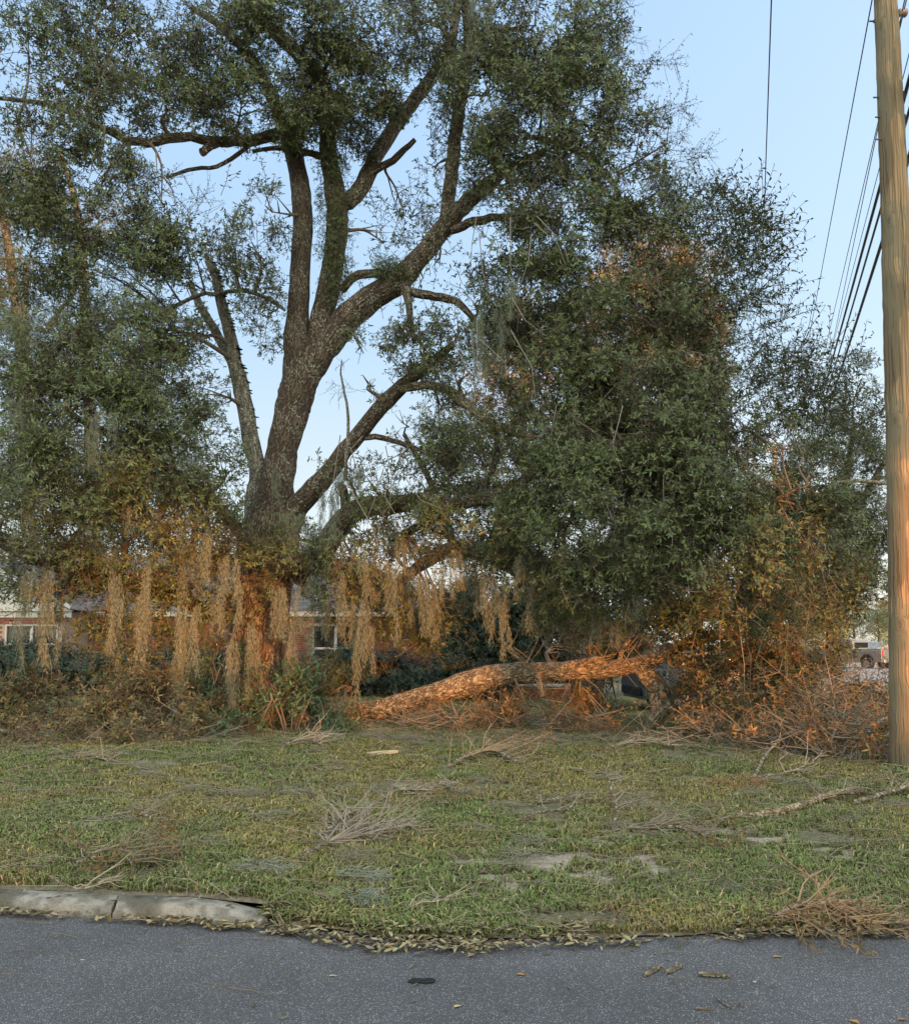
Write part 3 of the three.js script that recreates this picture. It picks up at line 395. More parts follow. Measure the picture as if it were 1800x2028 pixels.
  const CL = [  // px, py, rx, ry, D, density
    [55, 70, 110, 90, 14.5, .55], [150, 190, 120, 80, 14.5, .75], [240, 70, 150, 100, 14.8, .95], [400, 110, 110, 90, 15.5, .8], [330, 200, 110, 70, 15, .7], [470, 60, 100, 80, 15.5, .8], [480, 200, 110, 70, 15.8, .85],
    [620, 50, 130, 80, 15.5, 1.1], [740, 60, 120, 90, 15.6, 1.1], [640, 170, 110, 80, 16, 1.2], [760, 160, 80, 60, 16, .9], [560, 215, 80, 60, 16, .9], [690, 225, 60, 60, 16.4, .8],
    [850, 40, 90, 70, 16.5, .8], [960, 60, 110, 90, 15.5, 1.0], [1060, 50, 110, 80, 15, .85], [1150, 70, 90, 70, 15, .7], [1210, 40, 40, 50, 15, .4],
    [970, 190, 90, 80, 15.6, 1.0], [1070, 160, 110, 90, 15, 1.0], [1160, 180, 80, 70, 14.8, .85], [1230, 170, 50, 40, 14.8, .35],
    [960, 310, 70, 70, 15.6, .8], [1060, 280, 110, 80, 15, 1.1], [1170, 290, 90, 70, 14.6, 1.0], [1260, 300, 70, 45, 14.5, .55], [1320, 285, 45, 35, 14.5, .35], [1300, 380, 70, 45, 14.5, .6],
    [1040, 390, 90, 60, 15, 1.0], [1140, 400, 110, 70, 14.5, 1.1], [1240, 410, 90, 70, 14.4, .8], [1340, 450, 70, 60, 14.4, .65],
    [1050, 500, 100, 50, 14.8, .85], [1180, 510, 110, 70, 14.5, .95], [1300, 530, 90, 70, 14.2, .95], [1390, 560, 50, 60, 14.4, .5],
    [960, 590, 60, 50, 15.4, .8], [1050, 600, 100, 70, 14.8, 1.0], [1160, 620, 100, 70, 14.3, .95], [1280, 640, 110, 80, 14, 1.1], [1360, 700, 70, 70, 14, .9],
    [840, 690, 70, 55, 15.5, 1.1], [790, 650, 40, 35, 15.8, .6], [910, 660, 50, 50, 15.4, .9], [930, 740, 60, 40, 15, .9], [1010, 700, 90, 60, 14.8, 1.1], [1110, 730, 110, 70, 14.2, 1.2], [1230, 760, 110, 70, 13.8, 1.2], [1350, 790, 100, 60, 13.8, 1.1], [1440, 790, 60, 50, 14, .6],
    [1010, 830, 70, 40, 14.6, .9], [1110, 850, 110, 60, 14, 1.2], [1230, 870, 120, 70, 13.6, 1.3], [1350, 890, 110, 70, 13.6, 1.2], [1460, 880, 70, 55, 13.8, .7], [870, 830, 50, 30, 16, .5], [830, 900, 60, 35, 16, .5], [900, 880, 60, 40, 15.6, .7], [780, 940, 50, 25, 16, .4],
    [850, 960, 80, 40, 15.4, .9], [960, 930, 90, 50, 15, 1.1], [1060, 950, 100, 60, 14.2, 1.2], [1180, 970, 110, 70, 13.6, 1.35], [1300, 980, 110, 70, 13.4, 1.3], [1410, 980, 100, 70, 13.4, 1.1], [1520, 960, 80, 60, 13.6, .85], [1610, 950, 70, 60, 13.8, .8],
    [760, 1040, 70, 35, 15.6, .9], [870, 1050, 90, 40, 15.2, .9], [980, 1060, 90, 50, 14.6, 1.1], [1090, 1070, 100, 60, 14, 1.2], [1210, 1080, 110, 60, 13.4, 1.3], [1330, 1080, 100, 65, 13.2, 1.2], [1450, 1080, 100, 60, 13.2, 1.1], [1560, 1060, 80, 60, 13.4, 1.0], [1650, 1050, 60, 60, 13.8, .8],
    [1130, 1150, 80, 40, 13.8, .9], [1240, 1160, 90, 45, 13.4, 1.1], [1350, 1170, 90, 45, 13.2, 1.1], [1460, 1170, 90, 50, 13.2, 1.0], [1560, 1160, 70, 50, 13.4, .9],
    [90, 270, 100, 50, 14.3, .7], [60, 330, 90, 50, 14.2, .9], [180, 320, 80, 60, 14.4, .9], [60, 420, 100, 60, 14.4, 1.1], [180, 420, 90, 60, 14.6, 1.1], [255, 390, 40, 60, 14.8, .8], [260, 470, 80, 50, 15, .95], [360, 480, 70, 50, 15.4, .7], [440, 440, 55, 45, 15.8, .45], [500, 480, 60, 60, 16, .45], [540, 420, 40, 50, 16.4, .4], [320, 400, 40, 30, 15, .35],
    [60, 520, 90, 50, 14.6, .8], [160, 540, 80, 50, 15, .75], [270, 560, 80, 50, 15.4, .8], [370, 570, 60, 40, 16, .6], [500, 560, 60, 50, 16.4, .7], [530, 640, 40, 50, 16.6, .3], [460, 520, 50, 40, 16.2, .4],
    [280, 650, 110, 50, 15.4, .95], [360, 660, 60, 50, 16, .7], [90, 680, 110, 50, 14.4, 1.1], [200, 720, 110, 60, 14.6, 1.1], [320, 740, 90, 60, 15.2, .9], [410, 780, 45, 60, 16, .5],
    [60, 770, 90, 50, 14.2, 1.2], [160, 810, 110, 50, 14.2, 1.2], [280, 840, 100, 60, 14.8, 1.2], [390, 870, 60, 60, 15.6, .8], [450, 930, 35, 60, 16.2, .6],
    [70, 880, 90, 60, 14.2, 1.1], [180, 920, 110, 60, 14.2, 1.3], [300, 940, 90, 60, 14.6, 1.2], [400, 970, 60, 50, 15.4, .9],
    [60, 990, 90, 50, 14, 1.0], [170, 1020, 100, 50, 14.2, 1.1], [290, 1040, 90, 40, 14.6, 1.0], [390, 1060, 70, 40, 15.2, .9], [120, 1085, 100, 25, 14.4, .8], [40, 1080, 60, 25, 14.2, .6],
    [500, 1085, 45, 30, 16, 1.1], [560, 1060, 50, 30, 15.8, 1.0], [480, 1140, 60, 35, 15.8, .7], [560, 1130, 50, 35, 15.6, .8], [630, 1110, 45, 35, 15.4, .8], [700, 1110, 50, 35, 15.2, .7], [690, 950, 30, 25, 15.6, .2], [735, 960, 30, 30, 15.4, .6],
    [420, 1200, 40, 25, 15.6, .7], [450, 1215, 30, 22, 15.4, .4], [110, 1170, 50, 20, 14.2, .25], [70, 1200, 60, 18, 14, .25], [180, 1160, 40, 20, 14.4, .2], [770, 1000, 40, 30, 15, .7],
    [60, 1130, 80, 35, 14.6, .8], [150, 1130, 90, 35, 14.8, .9], [250, 1120, 90, 40, 15, 1.0], [340, 1130, 70, 40, 15.2, 1.0], [320, 1200, 80, 40, 15.6, .9], [220, 1200, 80, 35, 15.4, .8], [400, 1140, 50, 40, 15.6, 1], [390, 1240, 40, 30, 15.8, .8], [200, 1250, 80, 30, 15.6, .6], [300, 1260, 70, 30, 15.6, .5], [140, 1200, 40, 25, 15, .5],
    [740, 1150, 70, 40, 15.8, 1], [660, 1160, 50, 35, 15.6, .9], [800, 1185, 80, 30, 16.2, .9], [760, 1220, 70, 30, 16.4, .7], [890, 1220, 60, 40, 16.6, .9], [680, 1210, 60, 25, 16, .6], [830, 1250, 60, 25, 16.6, .5], [1000, 1130, 80, 40, 15.4, .9], [1090, 1200, 70, 40, 15, .6], [1620, 1190, 60, 40, 14, .7], [600, 1190, 35, 30, 15.2, .5],  [1210, 1215, 80, 25, 14.6, .7], [1330, 1215, 80, 25, 14.4, .8],
    [1120, 1225, 60, 22, 15, .5], [1420, 1215, 90, 30, 14, .9], [1520, 1225, 80, 35, 14, .9], [1600, 1120, 70, 60, 13.8, .8], [1670, 1120, 50, 50, 14, .7], [1450, 700, 50, 60, 14.2, .4], [1400, 640, 40, 50, 14.3, .5], [1480, 840, 60, 50, 14, .6], [1560, 880, 60, 50, 14, .6],
    [640, 940, 25, 20, 16.4, .5], [720, 700, 40, 30, 16.4, .3], [730, 760, 30, 30, 16.2, .15], [770, 560, 35, 20, 16.6, .4], [800, 420, 60, 60, 17.6, .16], [760, 480, 40, 40, 17.5, .12], [840, 480, 40, 40, 17.6, .14], [870, 520, 30, 40, 17.5, .2], [860, 330, 30, 60, 16.6, .3],
  ];
  for (const [x, y, a, b, D, d] of CL) clump(oak, x, y, a, b, D, d * .82);
  // small leaves growing on the stems
  const er = rng(91); for (let k = 0; k < 520; k++) { const t = rr(er, 250, 600), x = 655 + (t - 250) * .03 + rr(er, -26, 30); oak.cloud.add(W(x, t, OD - .28 - er() * .15), sphere(er).add(V(0, -.4, .3)).normalize(), rr(er, .4, .75), er, [.9, .95, .9]); }
  for (let k = 0; k < 120; k++) oak.cloud.add(W(rr(er, 740, 800), rr(er, 520, 560), OD - .6), sphere(er).add(V(0, .4, .3)).normalize(), rr(er, .4, .8), er, [.9, 1, .9]);
  // loose leafy shoots along the outline
  const sr = rng(92);
  for (const [x0, y0, x1, y1, n, sp] of [[1240, 130, 1352, 120, 3, 16], [1270, 240, 1368, 203, 4, 14], [1190, 20, 1262, 5, 3, 14], [1220, 70, 1278, 95, 3, 14], [1330, 310, 1410, 295, 3, 12], [1290, 280, 1370, 262, 4, 18], [1340, 520, 1410, 365, 10, 40], [1380, 520, 1480, 390, 12, 40], [1400, 560, 1520, 430, 14, 40], [1390, 600, 1530, 500, 12, 40], [1380, 640, 1500, 560, 9, 30], [1390, 700, 1480, 650, 7, 26], [1430, 690, 1578, 604, 3, 5], [1460, 690, 1565, 650, 2, 6], [1420, 780, 1520, 690, 8, 40], [1450, 800, 1570, 700, 9, 40], [1480, 820, 1600, 730, 9, 40], [1540, 860, 1640, 720, 8, 40], [1560, 900, 1650, 800, 9, 40], [1400, 460, 1440, 350, 4, 20], [1500, 760, 1600, 690, 10, 50], [1560, 800, 1660, 720, 10, 50], [1600, 860, 1700, 760, 12, 50], [1640, 920, 1740, 840, 12, 50], [1520, 880, 1600, 800, 10, 50], [1440, 620, 1510, 560, 8, 50], [1310, 340, 1390, 330, 5, 24], [420, 600, 520, 640, 4, 40], [830, 560, 860, 400, 4, 40], [780, 480, 740, 380, 3, 30], [300, 420, 320, 340, 4, 30], [380, 470, 390, 390, 6, 40], [700, 800, 650, 760, 3, 30]])
    for (let k = 0; k < n; k++) shoot(oak, x0 + rr(sr, -sp, sp), y0 + rr(sr, -sp, sp), x1 + rr(sr, -sp, sp), y1 + rr(sr, -sp, sp), 13.9 + sr(), undefined, sr);
  // bare hanging twigs
  for (const [x0, y0, n] of [[1170, 830, 26], [1270, 900, 12], [1010, 420, 7], [960, 620, 6], [1420, 1120, 6], [1500, 1170, 5], [740, 900, 8]]) for (let k = 0; k < n; k++) { const a = W(x0 + rr(sr, -70, 70), y0 + rr(sr, -40, 60), 13 + sr()), b = a.clone().add(V(rr(sr, -.25, .5), rr(sr, -.9, -.2), rr(sr, -.2, .3))), c = b.clone().add(V(rr(sr, -.2, .4), rr(sr, -.6, -.1), 0)); oak.twigs.tube([a, b, c], [.009, .006, .003], 4, { caps: false, color: [.26, .23, .19] }); }
  finish(oak);
}

// ------------------------------------------------------------------ neighbouring trees behind
{
  const t = tree('slender_tree', W(70, 1340, 38).setY(0), 'slim grey-trunked tree at the left edge behind the low limb', 'tree');
  limb(t, 'trunk', [[70, 1349, 38, 15], [62, 1200, 38, 13], [56, 1000, 38, 12], [48, 800, 38, 12], [38, 640, 38, 11], [16, 480, 38, 9], [-10, 330, 38, 7]], M.deadBark);
  limb(t, 'limb', [[50, 820, 38, 7], [52, 640, 38, 7], [52, 520, 38, 5]], M.deadBark);
  for (const [x, y, a, b, d] of [[20, 380, 110, 80, .5], [-30, 560, 120, 90, .7], [40, 700, 110, 70, .7], [60, 850, 90, 70, .6], [10, 960, 90, 80, .6]]) clump(t, x, y, a, b, 37.5, d);
  finish(t);
  const u = tree('slender_tree', W(196, 1340, 38.5).setY(0), 'pale lichened trunk rising left of the dead forked limb', 'tree');
  limb(u, 'trunk', [[196, 1348, 38.5, 16], [190, 1200, 38.5, 14], [184, 1000, 38.5, 13], [178, 800, 38.5, 12], [172, 640, 38.5, 11], [166, 520, 38.5, 9], [150, 400, 38.5, 6], [120, 300, 38.5, 4]], M.deadBark);
  limb(u, 'limb', [[90, 660, 37, 4], [112, 625, 37, 4.5], [140, 590, 37, 4], [158, 555, 37, 3]], M.barkLog);
  for (const [x, y, a, b, d] of [[160, 440, 110, 60, .4], [220, 620, 110, 70, .5], [260, 780, 110, 80, .6], [330, 880, 90, 80, .5], [240, 930, 110, 80, .6]]) clump(u, x, y, a, b, 38, d);
  finish(u);
  const v = tree('arching_oak', G(1150, 1385), 'dark oak behind, its limb arching over a patch of pale sky', 'tree');
  limb(v, 'trunk', [[1165, 1390, 22, 34], [1150, 1300, 22, 30], [1120, 1220, 22, 26], [1085, 1180, 22, 23], [1040, 1135, 22, 21], [985, 1102, 22, 19], [930, 1088, 21.8, 18], [880, 1092, 21.5, 15], [835, 1118, 21.2, 13], [800, 1145, 21, 10], [770, 1165, 21, 7]], M.bark);
  limb(v, 'limb', [[1110, 1200, 22, 18], [1180, 1110, 22.4, 15], [1260, 1010, 22.8, 12], [1330, 880, 23, 9]], M.bark);
  limb(v, 'limb', [[900, 1090, 21.6, 9], [880, 1020, 21.8, 8], [840, 930, 22, 6], [800, 860, 22, 4]], M.bark);
  for (const [x, y, a, b, d] of [[1180, 1180, 100, 60, .8], [1300, 1120, 120, 90, .8], [1420, 1000, 110, 90, .8], [820, 1180, 70, 25, .5], [960, 1080, 70, 30, .9], [1060, 1090, 60, 40, .9], [860, 1060, 60, 30, .7], [760, 1090, 60, 40, .6], [850, 880, 70, 40, .25], [800, 840, 50, 40, .18], [900, 940, 60, 40, .5], [1020, 960, 80, 70, .6], [1150, 900, 110, 90, .6], [1300, 800, 90, 80, .5]]) clump(v, x, y, a, b, 21.5, d);
  finish(v);
  const w = tree('roadside_oak', G(1660, 1375), 'dark leafy tree behind the utility pole', 'tree');
  limb(w, 'trunk', [[1655, 1372, 27, 16], [1648, 1250, 27, 13], [1655, 1120, 27, 11], [1670, 980, 27, 8], [1690, 850, 27, 5]], M.bark);
  limb(w, 'limb', [[1650, 1180, 27, 8], [1600, 1080, 27, 7], [1560, 960, 27, 5]], M.bark);
  limb(w, 'limb', [[1660, 1080, 27, 8], [1710, 980, 26.5, 6], [1760, 900, 26, 4]], M.bark);
  limb(w, 'limb', [[1640, 960, 25.5, 3], [1700, 952, 25.5, 4], [1760, 958, 25.5, 4]], M.barkLog);
  for (const [x, y, a, b, d] of [[1700, 760, 45, 50, .3], [1720, 830, 50, 60, .6], [1650, 880, 60, 60, .6], [1730, 930, 50, 60, .7], [1590, 940, 60, 50, .7], [1690, 1010, 70, 60, 1.0], [1600, 1040, 70, 60, .9], [1740, 1060, 40, 60, 1.0], [1660, 1110, 70, 50, 1.1], [1580, 1140, 60, 60, .9], [1730, 1150, 40, 45, .9], [1660, 1180, 50, 30, .8], [1600, 1230, 60, 40, 1.0], [1640, 1290, 40, 40, .6], [1850, 1000, 70, 120, .8]]) clump(w, x, y, a, b, 26.5, d);
  finish(w);
  const q = tree('rusty_cypress', G(1260, 1340), 'tall rust-leaved tree glowing orange behind the green crown', 'tree'); q.cloud = new Cloud(RUST, M.leaf);
  limb(q, 'trunk', [[1265, 1342, 36, 14], [1262, 1150, 36, 12], [1258, 950, 36, 10], [1252, 750, 36, 7], [1248, 560, 36, 3]], M.deadBark);
  for (const [x, y, a, b, d] of [[1250, 500, 60, 50, .9], [1320, 520, 60, 60, 1], [1370, 560, 40, 60, 1.1], [1395, 640, 35, 60, 1.1], [1240, 600, 110, 60, 1], [1330, 660, 90, 60, 1], [1405, 730, 30, 50, 1], [1230, 720, 100, 60, 1], [1360, 780, 60, 60, 1], [1210, 850, 110, 70, 1], [1330, 880, 90, 70, 1]]) clump(q, x, y, a, b, 35.5, d * .7, { scale: 1.5 });
  finish(q);
  const q2 = tree('rusty_cypress', G(1040, 1340), 'shorter rust-leaved tree glimpsed through gaps in the oak crown', 'tree'); q2.cloud = new Cloud(RUST, M.leaf);
  limb(q2, 'trunk', [[1040, 1342, 37, 12], [1040, 1100, 37, 10], [1038, 850, 37, 6], [1036, 660, 37, 3]], M.deadBark);
  for (const [x, y, a, b, d] of [[1040, 660, 70, 50, .8], [1090, 720, 80, 50, .8], [1000, 750, 60, 50, .7], [960, 800, 60, 50, .7], [1060, 830, 80, 60, .8], [980, 900, 70, 60, .7], [900, 850, 60, 50, .35]]) clump(q2, x, y, a, b, 36.5, d * .7, { scale: 1.5 });
  finish(q2);
}

// ------------------------------------------------------------------ the fallen limb and its crown
{
  const D = 16.2, T = tree('fallen_limb', G(705, 1440), 'huge broken oak limb lying across the lawn, lit orange by low sun', 'fallen limb'); T.cloud = new Cloud(MIXSPRAY, M.dryLeaf);
  limb(T, 'log', [[660, 1424, D + .2, 18], [700, 1416, D + .1, 21], [740, 1408, D, 21], [800, 1394, D, 21], [860, 1376, D, 22], [925, 1354, D, 25], [985, 1338, D, 22], [1060, 1331, D - .1, 19], [1140, 1329, D - .2, 18], [1210, 1325, D - .3, 17], [1265, 1314, D - .4, 15], [1310, 1301, D - .5, 12], [1345, 1289, D - .6, 8]], M.barkLog, { seg: 26, step: .09, cap: [1.9, 1.3, .8] });
  limb(T, 'bent_limb', [[1262, 1318, D - .4, 15], [1285, 1345, D - .5, 20], [1305, 1375, D - .6, 21], [1306, 1405, D - .7, 19], [1292, 1432, D - .8, 13], [1280, 1450, D - .9, 6]], M.barkLog, { label: 'thick limb curling down to the ground' });
  limb(T, 'splintered_stub', [[1110, 1324, D - .22, 11], [1145, 1316, D - .28, 9], [1172, 1309, D - .34, 7], [1190, 1305, D - .38, 5]], M.barkLog, { noAnchor: true, cap: [1.5, 1.1, .8], label: 'torn stub on top of the log' });
  const spr = rng(66); for (let k = 0; k < 5; k++) { const y = 1303 + k * 2.6; limb(T, 'splinter', [[1160 + spr() * 20, y + 3, D - .36 - spr() * .06, 2], [1184 + spr() * 10, y - 1, D - .38, 1.7], [1200 + spr() * 30, y - 5 - spr() * 6, D - .4, .5]], M.barkLog, { noAnchor: true, seg: 5 }); }
  limb(T, 'splintered_stub', [[1440, 1270, D - .8, 4], [1465, 1262, D - .9, 5], [1488, 1255, D - 1, 4]], M.cutWood, { noAnchor: true });
  limb(T, 'branch', [[1005, 1280, D - .5, 5], [1030, 1305, D - .5, 6], [1060, 1335, D - .5, 6], [1075, 1380, D - .6, 5]], M.barkLog);
  limb(T, 'branch', [[1308, 1368, D - .9, 6], [1325, 1398, D - 1, 5], [1342, 1432, D - 1.1, 3]], M.barkLog, { noAnchor: true });
  limb(T, 'branch', [[1400, 1285, D - .9, 5], [1440, 1278, D - 1, 6], [1490, 1286, D - 1.1, 8], [1530, 1318, D - 1.3, 11], [1562, 1358, D - 1.5, 11], [1580, 1390, D - 1.6, 10], [1595, 1412, D - 1.7, 8]], M.barkLog, { label: 'pale forked branch slanting to the ground' });
  limb(T, 'branch', [[1470, 1300, D - .8, 6], [1490, 1340, D - .9, 6], [1496, 1370, D - 1, 4]], M.barkLog);
  limb(T, 'branch', [[1340, 1290, D - .6, 7], [1400, 1262, D - .7, 6], [1470, 1240, D - .8, 4], [1540, 1200, D - .9, 3]], M.barkLog);
  limb(T, 'branch', [[1300, 1304, D - .5, 9], [1350, 1275, D - .7, 8], [1410, 1262, D - .9, 7], [1470, 1258, D - 1.1, 6]], M.barkLog); limb(T, 'branch', [[1320, 1300, D - .5, 8], [1370, 1310, D - .8, 7], [1420, 1335, D - 1, 5], [1450, 1370, D - 1.1, 4]], M.barkLog);
  limb(T, 'branch', [[1225, 1318, D - .3, 5], [1235, 1280, D - .2, 4], [1290, 1230, D - .2, 3]], M.barkLog);
  for (const [x, y, a, b, dd, d, dry] of [[1300, 1240, 90, 30, 17, .6], [1400, 1260, 90, 40, 15.2, .8], [1500, 1250, 80, 45, 15, .8], [1580, 1270, 60, 45, 15, .7], [1400, 1330, 50, 40, 15, .7], [1450, 1340, 60, 45, 14.8, .6], [1400, 1385, 60, 35, 14.6, .6], [1520, 1390, 60, 40, 14.4, .5], [1610, 1330, 50, 40, 14.8, .5], [1180, 1270, 70, 20, 17.6, .35], [1090, 1285, 50, 16, 17.6, .3], [1220, 1390, 50, 30, 17.6, .5], [1140, 1400, 60, 26, 17.6, .6], [1350, 1415, 30, 20, 15.4, .3], [1580, 1330, 40, 40, 14.9, .5], [1360, 1370, 30, 40, 16.8, .7], [1440, 1380, 70, 36, 14.6, .7], [1540, 1340, 50, 40, 15, .6], [1400, 1300, 50, 30, 15.1, .6], [1480, 1310, 60, 36, 15.1, .6]]) clump(T, x, y, a, b, dd, d * 1.0, { tint: [1.1, 1.05, 1], floor: .1 });
  const r = rng(61); for (let k = 0; k < 130; k++) { const a = W(rr(r, 1000, 1620), rr(r, 1210, 1400), 15 + r()), b = a.clone().add(V(rr(r, -.5, .5), rr(r, -.6, .1), rr(r, -.2, .4))), c = b.clone().add(V(rr(r, -.3, .3), rr(r, -.4, .1), rr(r, -.2, .2))); if (c.y > .05) T.twigs.tube([a, b, c], [.008, .006, .003], 4, { caps: false, color: [.30, .23, .16] }); }
  finish(T);
}
// ------------------------------------------------------------------ brush heaps, shrubs
function brush(name, label, base, blobs, o = {}) {
  const T = tree(name, base, label, o.cat ?? 'brush pile', o.group); T.cloud = new Cloud(o.geos ?? DRYSPRAY, M.dryLeaf); const r = rng(Math.floor(base.x * 100 + 9999));
  for (const [x, y, a, b, D, d] of blobs) {
    clump(T, x, y - b * .25, a, b * 1.25, D, d * .62 * (o.dd ?? 1), { stem: false, floor: .03, tint: o.tint, lift: .3 });
    const m = D / F, c = W(x, y, D);
    for (let k = 0; k < (o.twigs ?? 26); k++) { const q = sphere(r).multiply(V(a * m, b * m, .7)).add(c); q.y = Math.max(.04, q.y); const ang = r() * 6.283, L = rr(r, .2, .75), e = q.clone().add(V(Math.cos(ang) * L, rr(r, -.12, .3), Math.sin(ang) * L * .6)), f = e.clone().add(V(rr(r, -.25, .25), rr(r, -.1, .2), rr(r, -.15, .15))); e.y = Math.max(.03, e.y); f.y = Math.max(.02, f.y); const w = rr(r, .004, .011); T.twigs.tube([q, e, f], [w, w * .7, w * .35], 4, { caps: false, color: mix3([.30, .26, .20], [.17, .13, .09], r()) }); }
  }
  return T;
}
{
  let T = brush('brush_pile', 'long heap of brown cut branches on the lawn at far left', G(120, 1500), [[30, 1440, 80, 35, 14.2, 1.3], [120, 1430, 90, 40, 14.4, 1.4], [220, 1425, 80, 40, 14.6, 1.5], [310, 1420, 80, 45, 14.4, 1.5], [370, 1440, 50, 40, 14, 1.4], [60, 1485, 90, 22, 12.8, .9], [180, 1485, 90, 24, 12.8, 1.1], [290, 1480, 80, 26, 13, 1.2], [360, 1475, 40, 22, 13, 1]], { twigs: 50, geos: [DRYSPRAY[0], DRYSPRAY[1], MIXSPRAY[0]], dd: 1.6 });
  limb(T, 'branch', [[70, 1506, 12.3, 3.5], [100, 1496, 12.4, 4], [106, 1475, 12.5, 3.5], [98, 1455, 12.6, 2.5], [80, 1450, 12.7, 1.5]], M.barkLog, { seg: 8 }); limb(T, 'branch', [[112, 1510, 12.1, 5], [150, 1494, 12.3, 5], [178, 1482, 12.5, 4], [235, 1476, 12.6, 3]], M.barkLog, { seg: 8 }); limb(T, 'branch', [[0, 1446, 13, 3], [30, 1454, 12.9, 3], [46, 1472, 12.8, 2]], M.barkLog, { seg: 8 }); limb(T, 'branch', [[50, 1392, 15, 2.5], [95, 1378, 15, 2.5], [118, 1390, 15, 1.5]], M.barkLog, { seg: 8 });
  finish(T);
  T = brush('brush_pile', 'tangle of orange-brown leaves and twigs on the lawn before the fallen crown', G(1450, 1490), [[1420, 1470, 60, 20, 12.8, 1.3], [1490, 1465, 70, 25, 12.6, 1.4], [1560, 1470, 60, 26, 12.2, 1.2], [1400, 1435, 60, 20, 14, .9], [1500, 1430, 70, 26, 13.6, 1]], { twigs: 36, tint: [1.15, 1.1, 1] }); finish(T);
  T = brush('brush_pile', 'heap of grey bare twigs against the utility pole', G(1700, 1500), [[1640, 1440, 60, 36, 12.2, .8], [1700, 1460, 60, 40, 11.8, .9], [1740, 1490, 36, 26, 11.4, 1], [1620, 1490, 60, 20, 11.8, .7], [1700, 1400, 60, 36, 12.8, .7], [1780, 1450, 60, 46, 12, .8], [1850, 1460, 60, 40, 12, .8]], { twigs: 60, geos: [BARE[0], BARE[1], DRYSPRAY[0], DRYSPRAY[1], MIXSPRAY[0]], tint: [.9, .85, .8] });
  limb(T, 'branch', [[1632, 1366, 13, 3.5], [1680, 1354, 12.8, 4.5], [1715, 1356, 12.6, 6], [1745, 1370, 12.4, 7], [1790, 1395, 12.2, 8]], M.barkLog, { seg: 8, label: 'orange-lit forked branch on top of the heap' }); limb(T, 'branch', [[1708, 1350, 12.6, 4], [1735, 1352, 12.5, 4], [1755, 1372, 12.4, 2.5]], M.barkLog, { seg: 7 }); limb(T, 'branch', [[1655, 1500, 11.4, 4], [1645, 1470, 11.5, 3.5], [1655, 1440, 11.6, 2.5]], M.deadBark, { seg: 7 }); limb(T, 'branch', [[1700, 1480, 11.3, 3], [1730, 1440, 11.4, 3], [1765, 1412, 11.5, 3]], M.deadBark, { seg: 7 });
  finish(T);
  T = brush('brush_pile', 'sprawl of leafy orange brush in front of the parked pickup', G(1690, 1400), [[1690, 1346, 26, 22, 14, .6], [1660, 1384, 50, 18, 14, 1], [1720, 1372, 36, 18, 13.8, .9], [1600, 1410, 60, 26, 13.8, 1]], { geos: MIXSPRAY, tint: [1.2, 1.1, 1] }); finish(T);
  T = brush('brush_pile', 'brown twiggy brush beneath the fallen log', G(1060, 1455), [[900, 1420, 60, 16, 15.6, .6], [980, 1415, 70, 22, 15.8, .9], [1070, 1420, 70, 26, 15.6, 1], [1160, 1430, 60, 22, 15.2, .9], [820, 1430, 50, 12, 15.4, .5]], { twigs: 34, tint: [.9, .9, .9] }); finish(T);

  const shrub = (name, label, base, blobs, geos, o = {}) => { const S2 = tree(name, base, label, 'shrub', o.group); S2.cloud = new Cloud(geos, M.leaf); const bp = base.clone(); bp.y = .02; for (let k = 0; k < 5; k++) { const a = k * 1.3, e = bp.clone().add(V(Math.cos(a) * .35, rr(R0, .5, .9), Math.sin(a) * .3)), pts = [bp.clone().add(V(Math.cos(a) * .06, 0, Math.sin(a) * .06)), bp.clone().lerp(e, .5), e]; S2.twigs.tube(pts, [.02, .014, .008], 5, { caps: false, color: TWIGC }); S2.anchors.push({ p: e, r: .02 }); } for (const [x, y, a, b, D, d] of blobs) clump(S2, x, y, a, b, D, d * (o.d ?? .6), { floor: .06, scale: o.scale, tint: o.tint, lift: .35 }); finish(S2); };
  shrub('broadleaf_shrub', 'glossy green shrub at the left foot of the oak trunk', G(435, 1455), [[425, 1320, 35, 30, 15.6, 1], [440, 1380, 45, 40, 15.4, 1.1], [430, 1440, 50, 30, 15.2, 1.1], [480, 1420, 50, 40, 15, 1]], BROAD);
  shrub('broadleaf_shrub', 'glossy green shrub hiding the right foot of the oak trunk', G(575, 1470), [[560, 1390, 50, 40, 15, 1.1], [620, 1370, 50, 45, 15.2, 1.1], [540, 1450, 70, 36, 14.2, 1.1], [620, 1440, 60, 36, 14.6, 1.1], [480, 1470, 60, 24, 13.8, 1]], BROAD);
  shrub('broadleaf_shrub', 'olive shrub between the oak trunk and the log end', G(690, 1440), [[660, 1400, 40, 30, 15.6, .9], [690, 1430, 40, 22, 15.4, .8], [640, 1470, 40, 14, 14.4, .7]], MIXSPRAY, { tint: [.8, .85, .8] });
  shrub('clipped_hedge', 'dark clipped hedge below the left house window', G(40, 1385), [[-40, 1340, 60, 45, 24.6, 1.4], [30, 1340, 60, 45, 24.6, 1.4], [100, 1342, 60, 42, 24.6, 1.4]], SMALL, { scale: 1.7, d: 6 });
  shrub('clipped_hedge', 'dark clipped hedge before the brick wall left of the oak', G(270, 1388), [[180, 1345, 60, 42, 24.4, 1.4], [260, 1340, 60, 46, 24.2, 1.4], [340, 1340, 60, 46, 24, 1.4], [410, 1350, 40, 40, 24, 1.3]], SMALL, { scale: 1.7, d: 6 });
  shrub('clipped_hedge', 'dark hedge below the window right of the oak', G(690, 1384), [[640, 1345, 50, 40, 24.4, 1.4], [710, 1340, 50, 40, 24.4, 1.4], [770, 1350, 50, 36, 24.2, 1.4]], SMALL, { scale: 1.7, d: 6 });
